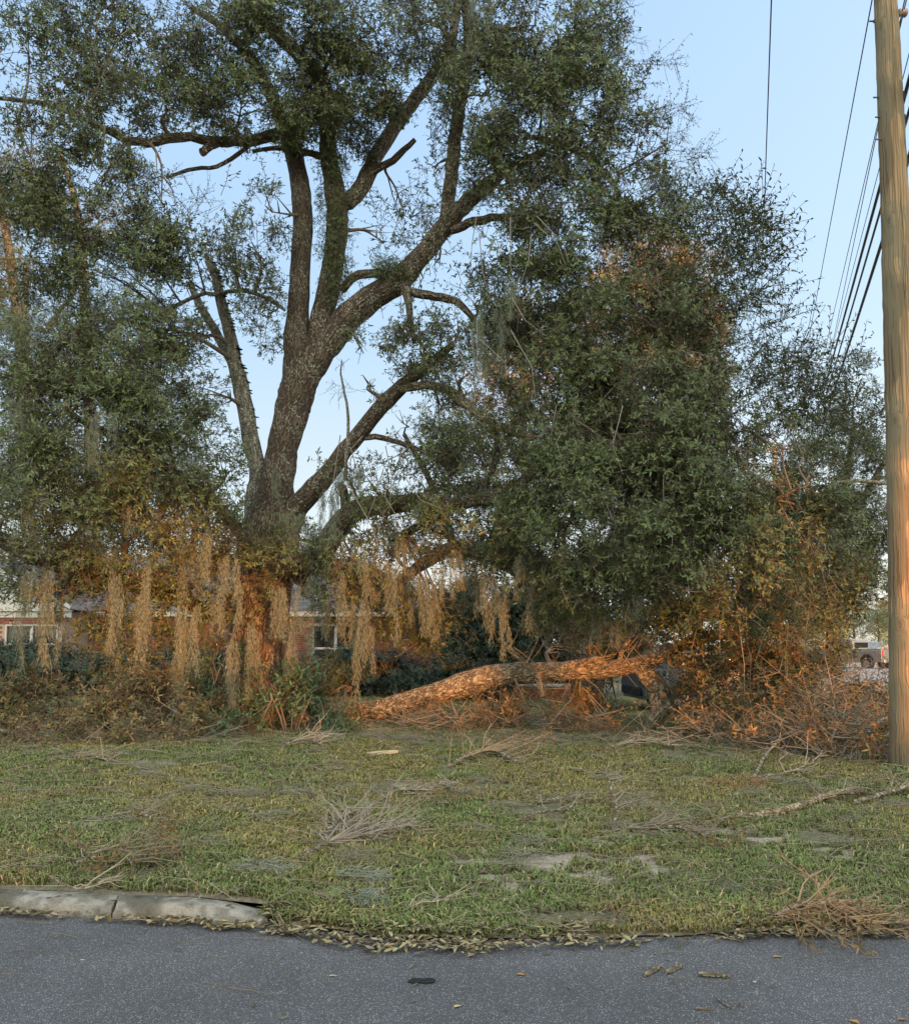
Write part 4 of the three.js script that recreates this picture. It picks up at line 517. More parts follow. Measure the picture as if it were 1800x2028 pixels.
  shrub('clipped_hedge', 'low dark hedge behind the thick end of the fallen log', G(850, 1384), [[830, 1356, 50, 32, 24, 1.3], [900, 1350, 50, 36, 24, 1.3], [960, 1352, 40, 34, 24, 1.3]], SMALL, { scale: 1.7, d: 6 });
  shrub('tall_shrub', 'tall blue-green shrub at the right end of the house', G(945, 1378), [[930, 1210, 50, 60, 25, 1.2], [960, 1280, 60, 60, 25, 1.3], [900, 1290, 40, 50, 25, 1.1], [1010, 1250, 60, 60, 25.5, 1.2], [1010, 1330, 60, 50, 25, 1.2], [880, 1230, 40, 50, 26, .8]], SMALL, { scale: 1.9, d: 4.5, tint: [1.1, 1.25, 1.2] });
  shrub('tall_shrub', 'dark rounded evergreen shrub behind the log and hanging moss', G(1090, 1376), [[1080, 1260, 60, 60, 26, 1.2], [1140, 1290, 60, 60, 26, 1.2], [1210, 1270, 60, 60, 26.5, 1.1]], SMALL, { scale: 1.9, d: 4.5 });
}

// ------------------------------------------------------------------ hanging moss
function mossGeo(seed, L, w) {
  const r = rng(seed), mb = new MB(), K = Math.max(2, Math.round(w / .055) + 2), tails = [];
  for (let k = 0; k < K; k++) tails.push({ x: rr(r, -.5, .5) * w, z: rr(r, -.35, .35) * w, l: k ? L * Math.pow(rr(r, .12, 1), .8) : L, w: rr(r, .007, .024) + w * .055, top: k ? rr(r, -.06, .1) * Math.min(1, L) : 0 });
  for (const T of tails) {
    const n = Math.round(clamp(14 + T.l * 40 + T.w * 320, 14, 100)); let sway = r() * 6.283;
    for (let s = 0; s < n; s++) {
      const t0 = r() < .12 ? rr(r, .6, .9) : Math.pow(r(), 1.05) * .86, body = (.35 + .9 * Math.pow(Math.sin(Math.PI * Math.min(1, t0 * .75 + .18)), 1.2)) * (1 - t0 * .62), a = r() * 6.283, rad = Math.sqrt(r()) * T.w * body;
      let p = V(T.x + Math.cos(a) * rad + .03 * Math.sin(sway + t0 * 5) * T.l, T.top - t0 * T.l, T.z + Math.sin(a) * rad); const len = Math.min(T.l * rr(r, .08, .22) + .05, Math.max(.05, T.l * (1 + (r() < .15 ? .12 : 0)) * (1 - t0)));
      const k = Math.max(3, Math.min(9, Math.round(len / .04))), q = mix3([.13, .15, .105], [.28, .29, .215], r()); let th = r() * 6.283; const pts = [p];
      for (let j = 0; j < k; j++) { th += rr(r, -1.6, 1.6); p = p.clone().add(V(Math.cos(th) * .016, -len / k, Math.sin(th) * .014)); pts.push(p); }
      for (let j = 0; j < k; j++) {
        const A = pts[j], B = pts[j + 1], wd = rr(r, .0014, .003), side = V(Math.cos(th + j), 0, Math.sin(th + j)), nn = V(-side.z, .2, side.x).normalize(); mb.quad(A.clone().addScaledVector(side, wd), A.clone().addScaledVector(side, -wd), B.clone().addScaledVector(side, -wd * .9), B.clone().addScaledVector(side, wd * .9), nn, q);
        if (r() < .9) { const b = r() * 6.283, c = A.clone().addScaledVector(V(Math.cos(b), rr(r, -.9, .4), Math.sin(b)), rr(r, .015, .045)), i = mb.v(A.clone().add(V(0, .003, 0)), nn, 0, 0, q); mb.v(A.clone().add(V(0, -.003, 0)), nn, 0, 0, q); mb.v(c, nn, 0, 0, q); mb.i.push(i, i + 1, i + 2); }
      }
    }
  }
  return mb.geo();
}
{
  const list = [ // px, top, bottom, width px, D, label or group key
    [382, 985, 1215, 46, 15, 'long thick orange-lit moss drape left of the trunk'], [356, 1195, 1440, 26, 14.2, 'longest thin moss strand, reaching down before the brown brush pile'], [330, 975, 1075, 34, 15, 'short orange moss tuft just left of the thick orange drape'],
    [566, 1165, 1330, 50, 14.8, 'broad tan moss curtain hanging before the trunk'], [506, 1240, 1400, 26, 14.6, 'tapering moss beard at the foot of the trunk'], [452, 1110, 1265, 44, 14.8, 'orange ragged moss mass on the left face of the trunk'], [428, 1190, 1262, 24, 14.8, 'small moss fringe on the left edge of the trunk'],
    [652, 975, 1100, 46, 15, 'grey-green moss drape under the sawn stub'], [600, 1225, 1340, 46, 14.8, 'tan moss drape right of the trunk above the green shrub'], [620, 1140, 1250, 30, 15, 'tan moss strand right of the broad curtain'], [717, 1190, 1400, 16, 14.8, 'thin moss strand hanging over the thick end of the log'],
    [775, 1120, 1280, 24, 15, 'grey moss strand above the lit brick patch'], [735, 1240, 1335, 24, 15, 'tan moss strand just right of the right window'], [966, 1125, 1280, 26, 14.6, 'left of the two orange moss strands above the log'], [992, 1150, 1310, 32, 14.5, 'right of the two orange moss strands above the log'], [1060, 1085, 1275, 36, 14.4, 'long orange moss strand above the middle of the log'], [1185, 1180, 1280, 32, 14, 'tan moss tuft above the splintered part of the log'], [1215, 1225, 1285, 16, 14, 'tiny moss wisp right of the tan tuft'],
    [52, 1130, 1335, 24, 13.8, 'moss beard hanging before the left window'], [95, 1130, 1330, 30, 13.9, 'moss drape over the right side of the left window'], [28, 785, 860, 26, 13.4, 'pale moss tuft high at the left edge'], [205, 820, 925, 50, 13.4, 'stringy pale moss tangle in the left crown'], [975, 630, 760, 80, 14.2, 'wide grey moss veil high in the middle of the crown'], [950, 0, 130, 60, 15, 'grey moss veil at the top of the tall limb'], [550, 930, 1010, 16, 16.3, 'small moss strand on the main stem above the trunk fork'], [690, 930, 1010, 60, 15.2, 'pale moss draped over the rising right limb'],
  ];
  const small = [[290, 1120, 1290, 24], [230, 1140, 1300, 26], [215, 1090, 1180, 46], [130, 1090, 1150, 34], [30, 1085, 1150, 40], [250, 985, 1065, 18], [280, 1170, 1385, 20], [247, 1160, 1370, 16], [385, 1200, 1345, 20], [460, 1260, 1455, 22], [118, 1150, 1325, 20], [410, 1060, 1160, 28], [80, 1090, 1140, 30], [145, 905, 960, 20], [75, 960, 1030, 20]];
  const mid = [[670, 1140, 1265, 26], [690, 1180, 1285, 24], [805, 1130, 1245, 26], [840, 1140, 1265, 34], [870, 1120, 1220, 30], [750, 1110, 1200, 30], [720, 1110, 1190, 24], [900, 1100, 1190, 34], [930, 1120, 1230, 30], [645, 1180, 1270, 24], [790, 1060, 1140, 24], [590, 1020, 1100, 40], [620, 1040, 1120, 30], [860, 1180, 1280, 22], [700, 1050, 1110, 14]];
  const right = [[1100, 1130, 1210, 26], [1140, 1110, 1200, 28], [1260, 1130, 1190, 22], [1335, 1100, 1170, 18], [1030, 1100, 1190, 22], [1215, 930, 990, 24], [1280, 1190, 1240, 20], [1130, 1170, 1240, 30], [1240, 700, 760, 20], [1010, 560, 640, 30]];
  for (const [x, a, b, w] of small) list.push([x, a, b, w * .7, 14 + R0(), (b - a > 170 ? 'long slender' : w > 28 ? 'short bushy' : 'short slender') + ' grey-green moss strand ' + (x < 150 ? 'before the white gable' : x < 260 ? 'before the brick wall right of the gable' : x < 350 ? 'between the gable and the thick orange drape' : 'just left of the oak trunk'), 'moss strands under the low left limb']);
  for (const [x, a, b, w] of mid) list.push([x, a, b, w, 14.8 + R0() * .8, (b - a > 100 ? 'longer' : 'shorter') + ' grey-green moss strand ' + (x < 680 ? 'close to the right side of the trunk' : x < 800 ? 'over the window right of the trunk' : 'under the arching limb'), 'moss strands right of the trunk']);
  for (const [x, a, b, w] of right) list.push([x, a, b, w, 13.2 + R0(), a < 800 ? 'grey moss tuft high in the right crown, ' + (x < 1100 ? 'near the tall limb' : 'near its outer edge') : 'small grey moss tuft low in the right crown, ' + (x < 1120 ? 'left of the log middle' : x < 1200 ? 'above the log middle' : 'above the bent limb'), 'moss tufts in the right crown']);
  let s = 700; for (const [x, y0, y1, w, D, label, group] of list) { const p = W(x, y0, D), q = W(x, y1, D); const m = mesh('spanish_moss', mossGeo(s++, p.y - q.y, Math.max(.09, w * D / F)), M.moss); m.position.copy(p); tag(m, label, 'moss', group); }
}

// ------------------------------------------------------------------ utility poles and wires
const box = (w, h, d, x = 0, y = 0, z = 0, rad = 0) => { const g = rad ? new RoundedBoxGeometry(w, h, d, 2, rad) : new THREE.BoxGeometry(w, h, d); g.translate(x, y, z); return g.index ? g.toNonIndexed() : g; };
const poleAt = [[1806, 1532, 10.75, 41], [1803, 1400, 10.72, 39], [1799, 1200, 10.68, 37], [1793, 1000, 10.64, 34.5], [1786, 800, 10.58, 32], [1779, 600, 10.52, 29.5], [1771, 400, 10.46, 27], [1762, 200, 10.4, 24.5], [1753, 0, 10.34, 22.5], [1742, -260, 10.26, 20]];
const pole = thing('utility_pole', G(1806, 1530), 'tall weathered wooden utility pole at the right edge of the lawn', 'utility pole');
{
  const wood = (u, v) => { // knots bend the grain
    let x = u * 10, q = 0; for (const [kx, ky, s] of [[.22, .16, .03], [.7, .33, .026], [.45, .55, .03], [.85, .72, .022], [.3, .86, .028], [.6, .1, .022], [.12, .45, .02], [.55, .78, .024]]) { let du = Math.abs(u - kx); du = Math.min(du, 1 - du); let dv = Math.abs(v - ky); dv = Math.min(dv, 1 - dv); const d = Math.hypot(du, dv * .8) / s; x += Math.exp(-d * d * .5) * 1.3 * (u > kx ? 1 : -1); q = Math.max(q, Math.exp(-d * d * 1.6) * (.6 + .4 * Math.sin(d * 9))); } return [x, q]; };
  const map = tex(512, 1024, (u, v, o) => {
    const [x, q] = wood(u, v), gr = fbm(x * 11, v * 4, 121, 4, 0, 4), st = fbm(u * 4, v * 3, 125, 4, 4, 3), gn = fbm(u * 6, v * 4, 128, 4, 6, 4), ck = fbm(x * 9, v * 2, 133, 3, 0, 2);
    let c = mix3([.26, .165, .088], [.48, .33, .185], smooth(.3, .7, gr)); c = mix3(c, [.16, .135, .085], smooth(.5, .56, st) * .75); c = mix3(c, [.22, .20, .13], smooth(.56, .62, gn) * .6); { const cr = Math.abs(x * 1.7 + fbm(v * 6, u * 2, 139, 3, 6) * 1.2 - Math.round(x * 1.7 + fbm(v * 6, u * 2, 139, 3, 6) * 1.2)), on = fbm(u * 5, v * 9, 145, 2, 5, 9); if (cr < .035 && on > .5) c = mix3(c, [.05, .035, .025], .85); } c = mix3(c, [.12, .08, .05], q * .55); if (ck < .27) c = mix3(c, [.07, .05, .035], .7); set3(o, c);
  }, true);
  const bump = tex(512, 1024, (u, v, o) => { const [x, q] = wood(u, v), gr = fbm(x * 11, v * 4, 121, 4, 0, 4), ck = fbm(x * 9, v * 2, 133, 3, 0, 2); o[0] = o[1] = o[2] = clamp(gr * .7 + .3 - q * .3 - (ck < .27 ? .4 : 0)); });
  const mat = S({ map, bumpMap: bump, bumpScale: .01, roughness: .9, vertexColors: true });
  const { pts, rad } = path(poleAt, .12, .004), mb = new MB(); mb.tube(pts, rad, 36, { caps: true, ur: .16, shape: (t, a, len) => 1 + .03 * (fbm(a * 7, len * 1.1, 141, 3, 7) - .5) - (Math.abs(a - .62 - .01 * Math.sin(len * 3)) < .012 ? .05 : 0) });
  // u runs once round per metre of girth, v in 3 m lengths
  for (let k = 1; k < mb.u.length; k += 2) mb.u[k] /= 2.6; mb.build('post', mat, pole);
  const bolt = new THREE.CylinderGeometry(.011, .011, .12, 8).rotateZ(Math.PI / 2), nut = new THREE.CylinderGeometry(.022, .022, .025, 6).rotateZ(Math.PI / 2);
  for (const [x, y] of [[1725, 42], [1733, 193], [1737, 232], [1739, 276]]) { const p = W(x, y, 10.4); const b = mesh('bolt', bolt, M.metal, pole); b.position.copy(p).sub(pole.position).add(V(.03, 0, 0)); const n = mesh('nut', nut, M.metal, b); n.position.x = .01; }
  const spool = (() => { const pr = [[.0, -.055], [.045, -.055], [.055, -.035], [.035, -.015], [.05, 0], [.035, .015], [.055, .035], [.045, .055], [0, .055]].map(([a, b]) => new THREE.Vector2(a, b)); return new THREE.LatheGeometry(pr, 16).rotateZ(Math.PI / 2); })();
  const sp1 = mesh('insulator', spool, M.ceramic, pole); sp1.position.copy(W(1786, 26, 10.3)).sub(pole.position);
  const arm = mesh('bracket', box(.1, .02, .04), M.metal, pole); arm.position.copy(W(1778, 27, 10.3)).sub(pole.position);
  for (const [x, y] of [[1786, 190], [1788, 236], [1793, 322]]) { const c = mesh('cable_clamp', mergeGeometries([box(.05, .12, .05, 0, 0, 0, .01), box(.14, .03, .03, -.03, 0, 0, .008)]), M.rubber, pole); c.position.copy(W(x, y, 10.35)).sub(pole.position); }
}
{
  const far = thing('utility_pole', G(1531, 1309), 'distant wooden utility pole with a crossarm above the foliage', 'utility pole'), D = 82, top = W(1532, 880, D), base = V(top.x, 0, top.z), m = S({ color: lin(.40, .27, .16), roughness: .9 });
  far.position.copy(base); const mb = new MB(); mb.tube([V(0, 0, 0), V(0, top.y * .5, 0), V(0, top.y, 0)].map((p) => p.add(base)), [.24, .21, .18], 12, {}); mb.build('post', S({ color: lin(.40, .27, .16), roughness: .9, vertexColors: true }), far);
  const ay = W(1532, 885, D).y; const a = mesh('crossarm', box(2.9, .13, .11, 0, ay - .25, .23), S({ color: lin(.25, .2, .16), roughness: .9 }), far);
  for (const x of [-1.35, -.9, .9, 1.35]) { const i = mesh('insulator', new THREE.CylinderGeometry(.05, .07, .22, 8), M.ceramic, far); i.position.set(x, ay - .06, .23); }
  for (const s of [-1, 1]) { const mb2 = new MB(); mb2.tube([V(s * .9, ay - .3, .23), V(0, ay - 1.1, .2)].map((p) => p.add(base)), [.025, .025], 6, {}); mb2.build('brace', M.metal.clone(), far); }
  // wires: from the far span, past the near pole, over the camera's right shoulder
  const wire = (x0, y0, D0, x1, y1, D1, r, label, ext = 4) => { const a = W(x0, y0, D0), b = W(x1, y1, D1), e = b.clone().add(b.clone().sub(a).normalize().multiplyScalar(ext)), L = a.distanceTo(e), pts = []; for (let k = 0; k <= 40; k++) { const t = k / 40; pts.push(a.clone().lerp(e, t).add(V(0, -.0012 * L * 4 * t * (1 - t) * 2, 0))); } const q = new MB(); q.tube(pts, pts.map(() => r), 6, {}); const m = q.build('overhead_wire', S({ color: lin(.03, .03, .034), roughness: .6, vertexColors: true })); tag(m, label, 'wire', 'overhead wires'); };
  wire(1496, 880, 60, 1527, -10, 11, .010, 'lone near-vertical wire nearest the tree crown', 3);
  wire(1560, 880, 60, 1726, -5, 9.8, .008, 'leftmost of the thin wires beside the near pole', 3);
  wire(1585, 890, 60, 1739, 232, 13.4, .008, 'thin wire meeting the near pole at its second bolt', 5);
  wire(1588, 905, 60, 1745, 310, 13.6, .007, 'thinnest wire just left of the thick cables', 5);
  wire(1592, 905, 60, 1745, 352, 13.7, .027, 'upper of the two thick black cables', 5);
  wire(1596, 910, 60, 1750, 385, 13.7, .021, 'thick black cable just under the upper one', 5);
  wire(1603, 915, 60, 1750, 460, 13.7, .029, 'lowest sagging thick black cable', 5);
  wire(1600, 900, 60, 1785, 20, 10.3, .008, 'wire tied to the pink insulator on the pole', 4);
}

// ------------------------------------------------------------------ the house
{
  const HZ = -28.6, base = V(W(400, 1277, 28.6).x, 0, HZ), H = thing('brick_house', base, 'low brick ranch house with grey shingle roof behind the oak', 'house');
  const X = (px, D = 28.6) => W(px, 1277, D).x - base.x, Yp = (py, D = 28.6) => W(900, py, D).y, r = rng(311);
  const wx0 = X(-260), wx1 = X(868), eave = 2.68;
  const brickGeo = box(.2, .057, .03, 0, 0, 0), put = (im, list) => { list.forEach(([x, y, z, c], i) => { im.setMatrixAt(i, new THREE.Matrix4().makeTranslation(x, y, z)); im.setColorAt(i, new THREE.Color().setRGB(c[0], c[1], c[2])); }); };
  const bricks = (x0, x1, z, holes, y1 = eave) => { const L = []; for (let row = 0, y = .05; y < y1 - .06; row++, y += .075) for (let x = x0 + (row % 2 ? .21 : .105); x < x1 - .1; x += .212) { if (holes.some(([a, b, c, d]) => x + .1 > a && x - .1 < b && y > c && y < d)) continue; const q = rr(r, .75, 1.2), w = r() < .06 ? [.34, .26, .2] : [.24 * q, .085 * q, .055 * q]; L.push([x, y, z + .006, w]); } return L; };
  // main wall with openings left for windows
  const win2 = [X(618), X(711), 1.05, Yp(1236)], winB = [X(386), X(422), 1.0, 2.05];
  const slab = (x0, x1, holes, zc, t = .2) => { const xs = [x0, ...holes.flatMap((h) => [h[0], h[1]]), x1], G2 = []; for (let k = 0; k < xs.length - 1; k++) { const w = xs[k + 1] - xs[k], h = k % 2 ? holes[(k - 1) / 2] : null; if (h) { G2.push(box(w, h[2], t, xs[k] + w / 2, h[2] / 2, zc), box(w, eave - h[3], t, xs[k] + w / 2, (eave + h[3]) / 2, zc)); } else G2.push(box(w, eave, t, xs[k] + w / 2, eave / 2, zc)); } return mergeGeometries(G2); };
  const wall = mesh('wall', slab(wx0, wx1, [win2], -.11), M.mortar, H);
  const wl = bricks(wx0, wx1, .0, [win2]), im = new THREE.InstancedMesh(brickGeo, M.brick, wl.length); put(im, wl); im.name = 'brick'; im.userData.kind = 'stuff'; wall.add(im);
  mesh('side_wall', mergeGeometries([box(.2, eave, 8, wx1 - .1, eave / 2, -4.21), box(.2, eave, 8, wx0 + .1, eave / 2, -4.21), box(wx1 - wx0, eave, .2, (wx0 + wx1) / 2, eave / 2, -8.3)]), M.mortar, H);
  const windowOf = (w, z, parent, mull) => {
    const [a, b, c, d] = w, cx = (a + b) / 2, cy = (c + d) / 2, o = new THREE.Group(); o.name = 'window'; parent.add(o);
    mesh('pane', box(b - a - .1, d - c - .1, .012, cx, cy, z - .09), M.glass, o);
    mesh('frame', mergeGeometries([box(.06, d - c, .07, a + .03, cy, z - .06), box(.06, d - c, .07, b - .03, cy, z - .06), box(b - a - .12, .06, .07, cx, c + .03, z - .06), box(b - a - .12, .06, .07, cx, d - .03, z - .06)]), M.white, o);
    mesh('glazing_bar', box(b - a - .12, .07, .05, cx, mull, z - .058), M.white, o);
    if (b - a > 1.4) { mesh('glazing_bar', box(.09, d - c - .12, .052, cx, cy, z - .055), M.white, o); }
    mesh('sill', box(b - a + .1, .05, .16, cx, c - .028, z + .03), M.white, o);
  };
  windowOf(win2, 0, H, Yp(1284));
  // left wing with its white gable
  const D2 = 26.6, Z2 = -D2 - HZ, gx0 = X(-262, D2), gx1 = X(122, D2), w1 = [X(8, D2), X(114, D2), 1.0, Yp(1236, D2)];
  const wing = mesh('wing_wall', mergeGeometries([slab(gx0, gx1, [w1], Z2 - .11), box(.2, eave, 1.7, gx1 - .1, eave / 2, Z2 - 1.07)]), M.mortar, H);
  const wl2 = bricks(gx0, gx1, Z2, [w1]), im2 = new THREE.InstancedMesh(brickGeo, M.brick, wl2.length); put(im2, wl2); im2.name = 'brick'; im2.userData.kind = 'stuff'; wing.add(im2);
  windowOf(w1, Z2, H, Yp(1276, D2));
  const gm = (gx0 + gx1) / 2, half = (gx1 - gx0) / 2 + .35, rise = half * .48, gz = Z2 + .12;
  for (let k = 0, y = eave - .02; y < eave + rise - .15; k++, y += .29) { const hw = half * (1 - (y + .27 - eave) / rise) + .25, hb = half * (1 - (y - eave) / rise); if (hw < .1) break; const s = new THREE.Shape([new THREE.Vector2(-hb, 0), new THREE.Vector2(hb, 0), new THREE.Vector2(Math.max(.05, hw - .25), .27), new THREE.Vector2(-Math.max(.05, hw - .25), .27)]); const g = new THREE.ExtrudeGeometry(s, { depth: .03, bevelEnabled: true, bevelSize: .008, bevelThickness: .008, bevelSegments: 1 }); g.rotateX(-.05); g.translate(gm, y, gz); mesh('siding_board', g, M.white, H); }
  // roofs: sloped decks carrying rows of shingles
  const shingleGeo = box(.30, .012, .2, 0, 0, 0), deckMat = S({ color: lin(.05, .05, .052), roughness: 1 });
  const plane = (o, u, v, wu, wv, inside, name) => { // o corner, u along the eave, v up the slope
    const n = V().crossVectors(u, v).normalize(), c = o.clone().addScaledVector(u, wu / 2).addScaledVector(v, wv / 2); const basis = new THREE.Matrix4().makeBasis(u, n, v.clone().negate()), L = [];
    for (let row = 0, b = .08; b < wv; row++, b += .14) for (let a = row % 2 ? .15 : 0; a < wu; a += .305) if (inside(a, b)) { const q = rr(r, .6, 1.25), p = o.clone().addScaledVector(u, a).addScaledVector(v, b).addScaledVector(n, .022); L.push([basis.clone().multiply(new THREE.Matrix4().makeRotationX(.05)).setPosition(p), [.135 * q, .13 * q, .135 * q]]); }
    const im = new THREE.InstancedMesh(shingleGeo, M.shingle, L.length), C = new THREE.Color(); L.forEach(([m, c], i) => { im.setMatrixAt(i, m); im.setColorAt(i, C.setRGB(c[0], c[1], c[2])); }); im.name = 'shingle'; im.userData.kind = 'stuff'; return im;
  };
  const tri = (pts) => { const g = new THREE.BufferGeometry(), p = []; for (let k = 1; k < pts.length - 1; k++) for (const q of [pts[0], pts[k], pts[k + 1]]) p.push(q.x, q.y, q.z); g.setAttribute('position', new THREE.Float32BufferAttribute(p, 3)); g.setAttribute('uv', new THREE.Float32BufferAttribute(new Float32Array(p.length / 3 * 2), 2)); g.computeVertexNormals(); return g; };
  const ov = .45, pitch = Math.tan(25 * Math.PI / 180), ridgeZ = -4.2, rh = (4.2 + ov) * pitch, ey = eave + .05, hipX = 3.2;
  const A = V(wx0 - ov, ey, ov), B = V(wx1 + ov, ey, ov), Cc = V(wx1 - hipX, ey + rh, ridgeZ), Dd = V(wx0 + hipX, ey + rh, ridgeZ), E = V(wx1 + ov, ey, -8.4 - ov), Fp = V(wx0 - ov, ey, -8.4 - ov);
  const roof = mesh('roof', mergeGeometries([tri([A, B, Cc, Dd]), tri([B, E, Cc]), tri([E, Fp, Dd, Cc]), tri([Fp, A, Dd])]), deckMat, H);
  const slope = V(0, rh, ridgeZ - ov), sl = slope.length(), wid = B.x - A.x, cut = hipX + ov; roof.add(plane(A, V(1, 0, 0), slope.clone().normalize(), wid, sl, (a, b) => a > cut * b / sl && a < wid - cut * b / sl));
  const P0 = V(gx1 + .35, ey - .03, Z2 + .3), Pr = V(gm, ey - .03 + rise + .05, Z2 + .3), P1 = V(gx0 - .35, ey - .03, Z2 + .3), back = V(0, 0, -5.5);
  const wr = mesh('wing_roof', mergeGeometries([tri([P0, P0.clone().add(back), Pr.clone().add(back), Pr]), tri([P1, Pr, Pr.clone().add(back), P1.clone().add(back)])]), deckMat, H);
  const ws = Pr.clone().sub(P0), wsl = ws.length(); wr.add(plane(P0, V(0, 0, -1), ws.clone().normalize(), 5.4, wsl, () => true));
  mesh('fascia', mergeGeometries([box(wid, .16, .03, (A.x + B.x) / 2, ey - .085, ov - .02), box(.03, .16, 8.6, B.x - .02, ey - .085, -4.2)]), M.white, H);
  mesh('soffit', mergeGeometries([box(wid - .04, .02, ov + .02, (A.x + B.x) / 2, ey - .17, ov / 2 - .02)]), M.white, H);
  { const d = Pr.clone().sub(P0), L = d.length(), g = box(L, .16, .04, 0, -.09, 0); g.rotateZ(Math.atan2(d.y, d.x)); g.translate((P0.x + Pr.x) / 2, (P0.y + Pr.y) / 2, Z2 + .29); mesh('barge_board', g, M.white, H); const e = P1.clone().sub(Pr), g2 = box(L, .16, .04, 0, -.09, 0); g2.rotateZ(Math.atan2(Pr.y - P1.y, Pr.x - P1.x)); g2.translate((P1.x + Pr.x) / 2, (P1.y + Pr.y) / 2, Z2 + .29); mesh('barge_board', g2, M.white, H); mesh('frieze_board', box(gx1 - gx0 + .6, .2, .05, gm, eave - .12, Z2 + .03), M.white, H); }
  shade(H);
  // low planter wall under the log
  const pb = V(W(1090, 1277, 24).x, 0, -24), pl = thing('brick_planter', pb, 'low brick planter with a pale ledge glimpsed under the fallen log', 'planter'); const pw = W(1165, 1277, 24).x - W(1030, 1277, 24).x;
  const core = mesh('wall', box(pw, .42, .5, 0, .21, 0), M.mortar, pl); const L = []; for (let row = 0, y = .04; y < .4; row++, y += .075) for (let x = -pw / 2 + (row % 2 ? .21 : .105); x < pw / 2 - .08; x += .212) { const q = rr(r, .8, 1.2); L.push([x, y, .25, [.30 * q, .12 * q, .075 * q]]); }
  for (const [x, y, z, c] of L) { const b = mesh('brick', brickGeo, brickMat(c), core); b.position.set(x, y, z + .004); }
  mesh('ledge', box(pw + .1, .06, .62, 0, .452, 0, .012), S({ color: lin(.5, .44, .36), roughness: .9 }), pl);
}
function brickMat(c) { M.bk ??= [0, 1, 2].map((k) => S({ color: lin(.26 + .05 * k, .10 + .02 * k, .065 + .012 * k), roughness: .9 })); return M.bk[Math.floor(c[0] * 97) % 3]; }

// ------------------------------------------------------------------ vehicles
function wheelAt(parent, x, y, z, r, w) {
  const t = mesh('wheel', new THREE.CylinderGeometry(r, r, w, 24).rotateX(Math.PI / 2), M.rubber, parent); t.position.set(x, y, z);
  const rim = mesh('rim', new THREE.CylinderGeometry(r * .62, r * .55, w + .02, 10).rotateX(Math.PI / 2), M.metal, t); return t;
}
function extr(pts, w, bev = .04) { const s = new THREE.Shape(pts.map(([x, y]) => new THREE.Vector2(x, y))); const g = new THREE.ExtrudeGeometry(s, { depth: w - 2 * bev, bevelEnabled: true, bevelSize: bev, bevelThickness: bev, bevelSegments: 3, curveSegments: 6 }); g.translate(0, 0, -w / 2 + bev); return toCreasedNormals(g, .6); }
const arch = (cx, r, y0) => { const o = []; for (let k = 0; k <= 8; k++) { const a = Math.PI - k / 8 * Math.PI; o.push([cx + Math.cos(a) * r, y0 + Math.sin(a) * r]); } return o; };
